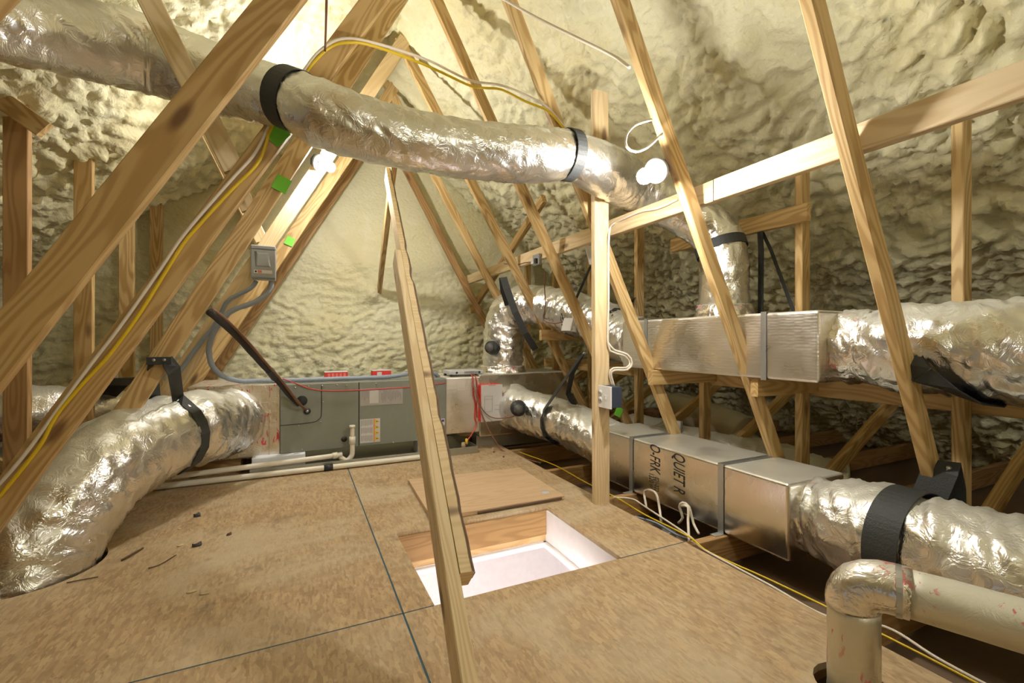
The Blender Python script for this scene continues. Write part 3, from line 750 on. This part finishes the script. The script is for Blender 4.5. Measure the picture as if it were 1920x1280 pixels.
# drain pan, blocks, pipes
pn = empty('drain_pan', (.48, 3.57, 0), 'shallow galvanised drain pan under the air handler', 'pan')
box('pan_base', (-.275, 3.255, .001), (1.235, 3.95, .006), PAN, pn, 0)
box('pan_side', (-.275, 3.253, .001), (1.235, 3.258, .052), PAN, pn, .001)
box('pan_side', (-.275, 3.945, .001), (1.235, 3.95, .052), PAN, pn, .001)
box('pan_side', (-.277, 3.253, .001), (-.272, 3.95, .052), PAN, pn, .001)
box('pan_side', (1.232, 3.253, .001), (1.237, 3.95, .052), PAN, pn, .001)
box('foam_block', (-.27, 3.30, .007), (.04, 3.5, .113), WHITEF, None, .006, label='white foam block propping the left end of the air handler', cat='block', group='foam blocks in the pan')
box('foam_block', (.80, 3.30, .007), (1.0, 3.5, .113), WHITEF, None, .006, label='white foam block propping the right end of the air handler', cat='block', group='foam blocks in the pan')
box('wood_block', (-.62, 3.42, .0), (-.34, 3.8, .098), WOODC, None, .003, label='dark timber under the left plenum', cat='block')
box('wood_block', (1.30, 3.45, -.02), (2.05, 3.55, .088), PAN, None, .003, label='low support under the right plenum', cat='block')
dp = empty('drain_pipe', (-.2, 3.3, .09), 'white plastic condensate pipe with trap and vent stub', 'pipe', 'white drain pipes')
pts = [V((-1.2, 3.22, .055)), V((-.6, 3.235, .068)), V((.2, 3.275, .083)), V((.235, 3.28, .084)), V((.262, 3.28, .062)), V((.285, 3.28, .045)), V((.305, 3.28, .045)), V((.328, 3.28, .07)), V((.332, 3.28, .10)), V((.332, 3.28, .17))]
tube('pipe_run', pts, .0165, PVC, dp, seg=16, step=.012)
tube('vent_stub', [(.332, 3.28, .165), (.332, 3.28, .272)], .0145, PVC, dp, seg=16)
disc('pipe_coupling', (.332, 3.28, .15), (0, 0, 1), .021, .05, PVC, dp)
disc('pipe_cap', (.332, 3.28, .262), (0, 0, 1), .0195, .016, PVC, dp)
tube('pipe_inlet', [(.332, 3.28, .175), (.332, 3.36, .175)], .0145, PVC, dp, seg=12)
tube('pipe_elbow', [(.205, 3.2755, .083), (.235, 3.279, .084)], .021, PVC, dp, seg=16, step=.01)
d2_ = empty('drain_pipe', (0, 3.22, 0), 'long white plastic pipe lying on the deck in front of the pan', 'pipe', 'white drain pipes')
tube('pipe_run', [(-1.3, 3.215, .022), (-.4, 3.222, .022), (.4, 3.228, .022), (1.0, 3.235, .022)], .0175, PVC, d2_, seg=16, step=.2)
tube('tape_wrap', [(.15, 3.2262, .022), (.205, 3.2266, .022)], .0195, BLACKP, d2_, seg=16)
fs_ = empty('float_switch', (1.15, 3.27, .05), 'small float switch with yellow top on the drain pan edge', 'switch')
disc('switch_body', (1.13, 3.275, .035), (0, 0, 1), .016, .05, plain('tan_plastic', (.4, .3, .18), .5), fs_)
disc('switch_cap', (1.15, 3.262, .075), (0, 0, 1), .010, .04, YEL, fs_)
disc('switch_stem', (1.15, 3.262, .045), (0, 0, 1), .007, .03, BLACKP, fs_)
# small things on top
def carton(lo, hi, label, lid=True):
    e = empty('red_carton', ((lo[0]+hi[0])/2, (lo[1]+hi[1])/2, lo[2]), label, 'box', 'red cartons on the air handler')
    box('carton_body', lo, hi, RED, e, .002)
    box('carton_flap', (lo[0]-.002, lo[1]-.001, hi[2]-.001), (hi[0]+.002, hi[1], hi[2]+.003), PAPER, e, .001)
    return e
c1 = carton((.175, 3.62, .570), (.335, 3.74, .62), 'plain red carton on top of the air handler')
for i in range(5): box('carton_print', (.195+i*.027, 3.6185, .578+.006*(i % 2)), (.212+i*.027, 3.62, .612), plain('pale_red_print', (.80, .2, .17), .5), c1, 0)
c2 = carton((.515, 3.62, .570), (.655, 3.72, .622), 'red carton with white label on top of the air handler')
box('carton_label', (.548, 3.6185, .573), (.583, 3.6215, .612), PAPER, c2, 0)
rt_ = empty('zone_controller', (1.17, 3.5, .57), 'flat silver control box with grille on the right plenum', 'controller')
box('controller_body', (1.07, 3.42, .588), (1.35, 3.62, .618), SILV, rt_, .006)
for x in (1.085, 1.335): disc('controller_foot', (x, 3.44, .571), (0, 0, 1), .012, .018, BLACKP, rt_, seg=10)
for x in (1.085, 1.335): disc('controller_foot', (x, 3.60, .571), (0, 0, 1), .012, .018, BLACKP, rt_, seg=10)
for i in range(11): box('grille_slot', (1.19+i*.0125, 3.4185, .594), (1.196+i*.0125, 3.421, .612), DISCD, rt_, 0)
for x in (1.125, 1.315): disc('port', (x, 3.421, .603), (0, -1, 0), .009, .003, BLACKP, rt_, seg=10)
cb = empty('control_carton', (1.37, 3.33, .222), 'white and red carton fixed to the front of the right plenum', 'box')
box('carton_front', (1.285, 3.30, .222), (1.463, 3.308, .508), PAPER, cb, .001)
box('carton_body', (1.283, 3.308, .222), (1.463, 3.372, .508), RED, cb, .002)
box('hang_tab', (1.345, 3.2985, .502), (1.405, 3.301, .506), INKG, cb, 0)
for (x0, z0, x1, z1) in ((1.31, .30, 1.312, .42), (1.375, .30, 1.377, .42), (1.31, .42, 1.377, .422), (1.31, .395, 1.377, .397), (1.31, .298, 1.377, .30), (1.40, .31, 1.45, .313), (1.40, .345, 1.45, .347)):
    box('carton_print', (x0, 3.2985, z0), (x1, 3.3005, z1), INKG, cb, 0)
def damper(c, n, label, r=.05):
    e = empty('damper_actuator', c, label, 'actuator', 'damper actuators')
    disc('actuator_body', c, n, r, .06, BLACKP, e, seg=18, r2=r*.85)
    disc('actuator_knob', V(c)+V(n).normalized()*.06, n, r*.6, .022, DISCD, e, seg=6)
    return e
damper(at(925, 652, Y=3.48), V((-.7, -.7, .1)), 'round black damper actuator on the rising flexible duct', .062)
damper(at(972, 765, Y=3.05), V((-.45, -.9, .05)), 'round black damper actuator on the lower foil duct', .062)
# wires about the plenum
def cable(name, pts, r, mat, label, cat='cable', group=None, step=.02, seg=8):
    return tube(name, pts, r, mat, None, seg=seg, step=step, label=label, cat=cat, group=group)
cable('red_wire', [V((1.235, 3.40, .585)), V((1.235, 3.352, .56)), V((1.238, 3.35, .45)), V((1.255, 3.35, .36)), V((1.25, 3.352, .25)), V((1.262, 3.345, .19)), V((1.17, 3.285, .10)), V((1.15, 3.265, .11))], .005, REDW, 'red wire hanging from the silver control box to the float switch')
cable('red_wire', [V((1.26, 3.40, .585)), V((1.26, 3.352, .56)), V((1.27, 3.35, .5)), V((1.275, 3.352, .42)), V((1.262, 3.35, .34)), V((1.268, 3.35, .25))], .004, REDW, 'second red wire twisting down the plenum beside the white carton')
cable('brown_wire', [at(886, 715, Y=3.36), at(893, 740, Y=3.3), at(905, 780, Y=3.28), at(925, 820, Y=3.25), at(948, 848, Y=3.2), V((1.62, 2.95, -.05))], .006, BROWNW, 'brown control wire running from the plenum to the deck edge')
cable('brown_wire', [at(893, 737, Y=3.29), at(905, 768, Y=3.28), at(925, 783, Y=3.26), at(955, 782, Y=3.15), at(972, 775, Y=3.06)], .004, BROWNW, 'thin brown wire looping to the black actuator')
cable('red_wire', [at(530, 710, Y=3.34), at(545, 715, Y=3.33), at(590, 730, Y=3.335), at(650, 732, Y=3.335), at(760, 726, Y=3.335), at(835, 718, Y=3.335)], .004, REDW, 'thin red wire drooping along the air handler front')
# conduits and disconnect
dk = at(472, 462, Y=3.2); dk2 = at(517, 525, Y=3.2)
dx0, dx1, dz0, dz1 = dk.x, dk2.x, dk2.z, dk.z
db = empty('disconnect_box', ((dx0+dx1)/2, 3.22, dz0), 'grey metal disconnect box on the bright left web', 'electrical box')
box('box_body', (dx0, 3.17, dz0), (dx1, 3.265, dz1-.01), DISC, db, .006)
box('box_cover', (dx0-.003, 3.155, dz0+.004), (dx1+.003, 3.175, dz1-.02), DISC, db, .006)
box('box_hood', (dx0-.002, 3.15, dz1-.02), (dx1+.002, 3.268, dz1+.004), DISC, db, .006)
cx = (dx0+dx1)/2
mesh('raised_panel', [(cx-.038, 3.156, dz0+.16), (cx+.030, 3.156, dz0+.16), (cx+.042, 3.156, dz0+.07), (cx-.042, 3.156, dz0+.07), (cx-.030, 3.150, dz0+.15), (cx+.022, 3.150, dz0+.15), (cx+.032, 3.150, dz0+.078), (cx-.034, 3.150, dz0+.078)],
     [[4, 7, 6, 5], [0, 4, 5, 1], [1, 5, 6, 2], [2, 6, 7, 3], [3, 7, 4, 0]], DISC, db)
mesh('handle_recess', [(cx-.048, 3.1545, dz0+.165), (cx-.036, 3.1545, dz0+.165), (cx-.038, 3.1545, dz0+.07), (cx-.042, 3.1545, dz0+.07)], [[0, 3, 2, 1]], DISCD, db)
box('box_label', (cx-.05, 3.1535, dz0+.032), (cx+.048, 3.156, dz0+.052), PAPER, db, 0)
box('label_print', (cx-.03, 3.1528, dz0+.034), (cx-.008, 3.154, dz0+.050), plain('faded_red_print', (.6, .18, .15), .6), db, 0)
disc('label_mark', (cx-.04, 3.1545, dz0+.042), (0, -1, 0), .006, .002, INK, db, seg=8)
pts = [at(509, 528, Y=3.21), at(505, 545, Y=3.20), at(480, 565, Y=3.18), at(440, 580, Y=3.17), at(418, 597, Y=3.17), at(400, 625, Y=3.18), at(392, 655, Y=3.2), at(398, 685, Y=3.25), at(418, 705, Y=3.33), at(450, 714, Y=3.40), V((-.25, 3.42, .592)), V((-.0, 3.42, .588)), V((.4, 3.42, .588)), V((.62, 3.43, .590)), V((.8, 3.45, .61)), V((.95, 3.48, .60)), V((1.0, 3.5, .57))]
tube('conduit', pts, .0155, CONDUIT, None, seg=14, step=.0075, rf=lambda s, a, r: r*(1+.05*math.sin(s*700)), label='grey ribbed conduit looping from the disconnect box along the air handler top', cat='conduit', group='grey conduits')
pts = [at(480, 527, Y=3.21), at(470, 540, Y=3.20), at(430, 562, Y=3.22), at(418, 580, Y=3.24), at(405, 605, Y=3.25), at(370, 650, Y=3.25), at(345, 685, Y=3.25), at(325, 712, Y=3.26)]
cable('conduit', pts, .013, CONDUIT, 'straight grey conduit stapled down the bright left web', 'conduit', 'grey conduits', seg=12)
ls = empty('refrigerant_lines', (0, 3.3, .4), 'black insulated refrigerant lines slanting down into the air handler', 'pipe')
tube('insulated_line', [at(393, 584, Y=2.66), at(412, 600, Y=2.72), at(445, 630, Y=2.86), at(490, 680, Y=3.05), at(520, 712, Y=3.18), at(545, 742, Y=3.28), at(560, 757, Y=3.345)], .019, DUCTBLK, ls, seg=14, step=.02, rf=lambda s, a, r: r*(1+.12*noise.noise(V((s*14, math.cos(a), 2)))))
tube('thin_line', [at(398, 580, Y=2.66), at(420, 596, Y=2.72), at(455, 630, Y=2.86), at(500, 682, Y=3.05), at(530, 716, Y=3.18), at(560, 755, Y=3.27), at(574, 768, Y=3.335)], .008, COPPER, ls, seg=10, step=.02)
tube('line_tape', [at(505, 694, Y=3.11), at(516, 708, Y=3.16)], .024, BLACKP, ls, seg=14, step=.01)

# ================================================================== LAMPS
def lamp(name, base, n, label, plate_r, power):
    base = V(base); n = V(n).normalized()
    e = empty(name, base, label, 'lamp', 'bare bulb lampholders')
    disc('outlet_box', base-n*.03, n, plate_r*.85, .03, BLUEBOX, e, seg=8)
    disc('lampholder', base, n, plate_r, .014, PORC, e, seg=32, r2=plate_r*.9)
    disc('socket', base+n*.012, n, plate_r*.5, .026, PORC, e, seg=24, r2=plate_r*.38)
    pts = [base+n*q for q in (.034, .05, .066, .078, .090, .103, .116, .125, .131, .134)]
    rad = [.013, .016, .021, .026, .0295, .031, .028, .022, .013, .003]
    path = pts; fr = n
    u = V((0, 0, 1)) if abs(n.z) < .9 else V((1, 0, 0)); u = (u-n*u.dot(n)).normalized(); w_ = n.cross(u)
    seg = 24; vs_ = [p+(u*math.cos(2*math.pi*k/seg)+w_*math.sin(2*math.pi*k/seg))*r for p, r in zip(pts, rad) for k in range(seg)]
    fs = [[i*seg+k, i*seg+(k+1) % seg, (i+1)*seg+(k+1) % seg, (i+1)*seg+k] for i in range(len(pts)-1) for k in range(seg)]
    fs += [list(range(seg-1, -1, -1)), [(len(pts)-1)*seg+k for k in range(seg)]]
    mesh('bulb', vs_, fs, emit('lit_bulb_glass', (1., .97, .915), power), e, True)
    return e
lamp('bare_bulb_lamp', at(1231, 320, Y=1.43), (-.99, -.33, -.51), 'lit bare bulb in a round white lampholder on the right web', .052, BULB_R)
lamp('bare_bulb_lamp', at(598, 304, Y=3.225), (.62, -.62, -.42), 'lit bare bulb in a white lampholder on the far left web', .055, BULB_L)
lamp('bare_bulb_lamp', (.75, -1.5, 2.0), (0, .3, -1), 'added fill bulb behind the viewer near the ridge', .055, BULB_FILL)  # unseen bulb added as weak frontal fill

# ================================================================== CABLES
y2 = 2.041
cy = [(-40, 975, y2), (20, 905, y2), (75, 835, y2), (105, 780, y2), (150, 725, y2), (205, 665, y2), (260, 590, y2), (310, 510, y2), (345, 455, y2), (375, 420, y2), (430, 360, y2), (480, 310, y2), (497, 275, y2), (508, 240, y2), (540, 190, 2.03), (565, 150, 2.03), (590, 115, 2.03), (620, 88, 2.03), (650, 80, 2.02), (700, 86, 2.05), (800, 123, 2.2), (880, 160, 2.3), (910, 165, 2.25), (940, 168, 2.2), (985, 190, 2.12), (1030, 210, 2.04), (1060, 245, 2.04)]
cable('yellow_cable', [at(u, v, Y=y) for u, v, y in cy], .0062, YCAB, 'yellow cable running up the left web and swagging over the overhead duct', group='cables on the left web')
cw = [(-40, 950, y2), (40, 860, y2), (110, 765, y2), (165, 690, y2), (225, 612, y2), (290, 520, y2), (345, 440, y2), (400, 375, y2), (440, 330, y2), (480, 285, y2), (505, 235, y2), (535, 180, 2.03), (570, 132, 2.03), (600, 95, 2.03), (640, 73, 2.02), (700, 80, 2.05), (800, 112, 2.2), (880, 150, 2.3), (940, 160, 2.2), (990, 180, 2.12), (1028, 203, 2.04), (1060, 240, 2.04)]
cable('white_cable', [at(u, v, Y=y) for u, v, y in cw], .006, WCAB, 'white cable running beside the yellow one up the left web', group='cables on the left web')
cable('white_cable', [at(930, -10, Y=2.04), at(1000, 30, Y=1.9), at(1080, 70, Y=1.7), at(1150, 105, Y=1.55), at(1180, 126, Y=1.44)], .007, WCAB, 'white cable stretched between two right webs near the ridge')
cable('white_cable', [at(1222, 224, Y=1.425), at(1190, 235, Y=1.42), at(1174, 255, Y=1.41), at(1175, 275, Y=1.41), at(1192, 284, Y=1.41), at(1215, 275, Y=1.42), at(1242, 250, Y=1.425)], .005, WCAB, 'white cable loop beside the round lampholder')
cable('white_cable', [at(1270, 374, X=1.604), at(1235, 390, X=1.604), at(1200, 397, X=1.604), at(1170, 410, X=1.604), at(1150, 420, X=1.604), at(1143, 432, Y=1.955), at(1141, 470, Y=1.955), at(1141, 560, Y=1.955), at(1140, 645, Y=1.955), at(1150, 660, Y=1.95), at(1172, 667, Y=1.92), at(1181, 680, Y=1.92), at(1174, 689, Y=1.92), at(1150, 690, Y=1.94), at(1143, 700, Y=1.95), at(1149, 725, Y=1.945)], .0055, WCAB, 'white cable running down the pale post to the outlet')
cable('white_cable', [at(1140, 642, Y=1.952), at(1152, 656, Y=1.945), at(1176, 664, Y=1.91), at(1185, 680, Y=1.91), at(1176, 693, Y=1.91), at(1152, 694, Y=1.93), at(1146, 702, Y=1.94), at(1152, 726, Y=1.94)], .0055, WCAB, 'second white cable looping above the outlet box')
cable('brown_wire', [V((.115, 2.0, 2.6)), at(610, 86, Y=2.0), at(611, 40, Y=2.0), at(612, -20, Y=2.0)], .004, BROWNW, 'thin brown cord hanging above the overhead duct')
# outlet
ou = empty('outlet', (1.46, 1.92, .512), 'white outlet plate with its dark blue box on the pale post', 'outlet')
oz0, oz1 = .512, .626
box('device_box', (1.429, 1.868, oz0+.005), (1.497, 1.9645, oz1-.003), BLUEBOX, ou, .003)
box('cover_plate', (1.421, 1.860, oz0), (1.428, 1.981, oz1), WHITE, ou, .002)
for zz in (.34, .66):
    zc = oz0+(oz1-oz0)*zz
    disc('receptacle', (1.4215, 1.948, zc), (-1, 0, 0), .016, .003, PAPER, ou, seg=16)
    for q in (-.006, .006): box('slot', (1.4165, 1.948+q-.0012, zc-.004), (1.419, 1.948+q+.0012, zc+.006), INK, ou, 0)
box('switch_toggle', (1.411, 1.895, (oz0+oz1)/2-.012), (1.4215, 1.906, (oz0+oz1)/2+.012), PAPER, ou, .002)
# green grade tags
def tag(u, v, Y, s, label, rot=0.):
    c = at(u, v, Y=Y); a = math.radians(52)+rot
    return obox('grade_tag', c, V((math.cos(a), 0, math.sin(a)))*s*1.1, V((0, .0008, 0)), V((-math.sin(a), 0, math.cos(a)))*s, GREEN, None, 0, label=label, cat='tag', group='green lumber tags')
tag(528, 345, 2.655, .036, 'green paper tag stapled near the top of the left web above the disconnect box', .25)
tag(543, 452, 3.872, .030, 'green paper tag on the farthest bright left web', .3)
tag(519, 252, 2.045, .034, 'green paper tag half hidden under the overhead duct strap', .0)
tag(1160, 772, 2.64, .03, 'green paper tag low on the right web behind the outlet', .2)
# little devices on the right
sw = empty('relay_board', at(1007, 487, X=1.60), 'small circuit relay fixed to the long horizontal brace', 'relay')
c = at(1007, 487, X=1.598)
obox('relay_base', c, (.012, 0, 0), (0, .05, 0), (0, 0, .04), DISC, sw)
obox('relay_cap', c+V((-.02, .02, -.012)), (.012, 0, 0), (0, .02, 0), (0, 0, .018), SILV, sw)
obox('relay_terminal', c+V((-.02, -.02, -.012)), (.012, 0, 0), (0, .012, 0), (0, 0, .018), BLACKP, sw)
cable('brown_wire', [c+V((-.02, .04, -.01)), at(985, 492, X=1.606), at(965, 497, X=1.606), at(945, 494, X=1.606)], .003, BROWNW, 'brown wire running from the relay along the brace')
cable('brown_wire', [at(1022, 508, X=1.66), at(1021, 540, X=1.70), at(1023, 570, X=1.75), at(1019, 595, X=1.78), at(1024, 603, X=1.78), at(1042, 606, X=1.78), at(1055, 603, X=1.80)], .004, BROWNW, 'brown wire dangling in front of the sagging flexible duct')
sw2 = empty('white_junction_box', at(1066, 608, X=1.80), 'white plastic box on the cross piece under the sagging duct', 'electrical box')
c = at(1066, 608, X=1.80)
obox('box_body', c, V((.02, -.03, 0)), V((.02, .014, 0)), V((.012, 0, .045)), WHITE, sw2, .004)
obox('box_lid', c+V((-.018, -.012, 0)), V((.021, -.031, 0)), V((.003, .002, 0)), V((.012, 0, .047)), WHITE, sw2, .002)
c = at(1107, 478, Y=2.63)
obox('white_plate', c, V((.028, 0, 0)), V((0, .006, 0)), V((-.02, 0, .065)), WHITE, None, .002, label='white plate fastened to the right web beside the pale post', cat='plate')
# metal bracket tags at web feet are part of the duct bands

# ================================================================== DECK THINGS
ld = empty('hatch_lid', (.95, 2.42, 0), 'plywood hatch lid lying on the deck behind the opening', 'lid')
lz = .002
lidp = [(.570, 2.110), (1.300, 2.105), (1.320, 2.690), (.598, 2.748)]
poly_prism('lid_board', [lidp], lz, .021, PLY, ld)
disc('round_sticker', (1.235, 2.20, .0212), (0, 0, 1), .026, .001, PAPER, ld)
beam('lid_splinter', (.80, 2.104, .010), (1.28, 2.100, .012), .012, .006, (0, 1, 0), BARK, ld)
# cables along the deck edge
def fl_(u, v, z): return at(u, v, Z=z)
cable('yellow_cable', [V((1.56, 3.2, -.015)), fl_(1040, 872, -.01), fl_(1100, 905, 0), fl_(1155, 932, .0), fl_(1210, 965, .005), fl_(1290, 1005, .012), fl_(1330, 1035, .0), fl_(1440, 1085, -.01), fl_(1555, 1140, -.01), fl_(1700, 1212, -.01), fl_(1850, 1290, -.01)], .0036, YCAB, 'thin yellow cable running along the right edge of the deck')
cable('white_cable', [fl_(1150, 932, .0), fl_(1185, 935, .01), fl_(1210, 950, .0), fl_(1290, 1003, .005), fl_(1320, 1030, .0), fl_(1440, 1095, -.012), fl_(1550, 1155, -.012), fl_(1660, 1175, -.012), fl_(1760, 1235, -.012), fl_(1900, 1310, -.012)], .0045, WCAB, 'white cable lying along the right edge of the deck')
cable('white_cable', [fl_(1212, 950, 0), at(1208, 925, X=1.66), at(1215, 918, X=1.65), at(1230, 925, X=1.63), at(1236, 950, X=1.63), fl_(1240, 978, -.02)], .006, WCAB, 'small white cable loop under the lettering of the duct')
cable('white_cable', [fl_(1272, 980, -.02), at(1280, 970, X=1.66), at(1274, 950, X=1.65), at(1280, 942, X=1.65), at(1292, 950, X=1.65), at(1300, 980, X=1.66), fl_(1310, 1000, -.01)], .006, WCAB, 'tall white cable loop in front of the lettered duct')
cable('white_cable', [at(1278, 948, X=1.64), at(1290, 950, X=1.63), at(1290, 975, X=1.62), fl_(1292, 1015, -.01)], .006, WCAB, 'white cable end dropping from the tall loop')
cable('grey_cable', [fl_(1190, 968, -.01), fl_(1230, 980, -.03), fl_(1265, 1000, -.03), fl_(1290, 1010, -.02)], .005, CONDUIT, 'grey cable disappearing under the lettered duct')
jb = empty('ceiling_can', fl_(1252, 985, -.10), 'black recessed light can between the chords beside the deck', 'light can')
cc = V((1.60, 1.78, -.162))
disc('can_body', cc, (0, 0, 1), .075, .075, BLACKP, jb, r2=.06)
box('can_box', (1.62, 1.70, -.15), (1.70, 1.76, -.09), GALV, jb, .004)
obox('can_clip', cc+V((-.03, -.03, .085)), (.02, 0, 0), (0, .012, 0), (0, 0, .008), WHITE, jb)
# debris
def scrap(u, v, s, mat, label, ang=0., asp=.5, th=.003):
    c = at(u, v, Z=.0005); n = 7; vs_ = []
    rr = [s*random.uniform(.6, 1.1) for _ in range(n)]
    for z in (0, th):
        for i in range(n):
            a = 2*math.pi*i/n; x, y = math.cos(a)*rr[i], math.sin(a)*rr[i]*asp
            vs_.append((c.x+x*math.cos(ang)-y*math.sin(ang), c.y+x*math.sin(ang)+y*math.cos(ang), .0006+z*(1+.6*math.sin(a*2))))
    fs = [list(range(n-1, -1, -1)), list(range(n, 2*n))]+[[i, (i+1) % n, n+(i+1) % n, n+i] for i in range(n)]
    return mesh('floor_scrap', vs_, fs, mat, label=label, cat='scrap', group='scraps on the deck', kind='thing')
scrap(369, 968, .022, DEBG, 'dark scrap on the deck below the big left duct, farther one', .3, .6, .012)
scrap(371, 1023, .022, DEBG, 'dark scrap on the deck below the big left duct, nearer one', .1, .5, .010)
scrap(430, 1003, .012, BARK, 'small brown chip lying to the right of the dark scraps', .5, .4, .008)
scrap(338, 1023, .02, DEBW, 'tan wood flake beside the nearer dark scrap', .4, .5)
scrap(359, 1110, .018, DEBW, 'pale wood chip alone in the middle of the left deck', .0, .35)
scrap(382, 1114, .016, DEBW, 'pale wood chip just right of another on the left deck', -.2, .25)
scrap(336, 992, .010, DEBW, 'pale crumb left of the farther dark scrap', 0, .6)
scrap(924, 842, .012, DEBW, 'white crumb on the deck near the plenum corner', 0, .7, .008)
scrap(926, 848, .009, BARK, 'dark crumb on the deck near the plenum corner', 0, .8, .008)
scrap(944, 857, .009, BARK, 'dark crumb near the far right deck corner', 0, .8, .008)
cable('twig', [at(228, 1050, Z=.004), at(245, 1040, Z=.008), at(268, 1027, Z=.004)], .004, BARK, 'thick brown sliver on the deck beside the big left duct', 'debris', seg=6)
cable('twig', [at(278, 1065, Z=.003), at(300, 1058, Z=.004), at(330, 1040, Z=.003)], .002, BARK, 'thin dark wire scrap on the left deck', 'debris', seg=6)
cable('twig', [at(125, 1092, Z=.003), at(150, 1087, Z=.004), at(184, 1081, Z=.003)], .002, BARK, 'thin wire scrap lying by the edge of the duct hole', 'debris', seg=6)
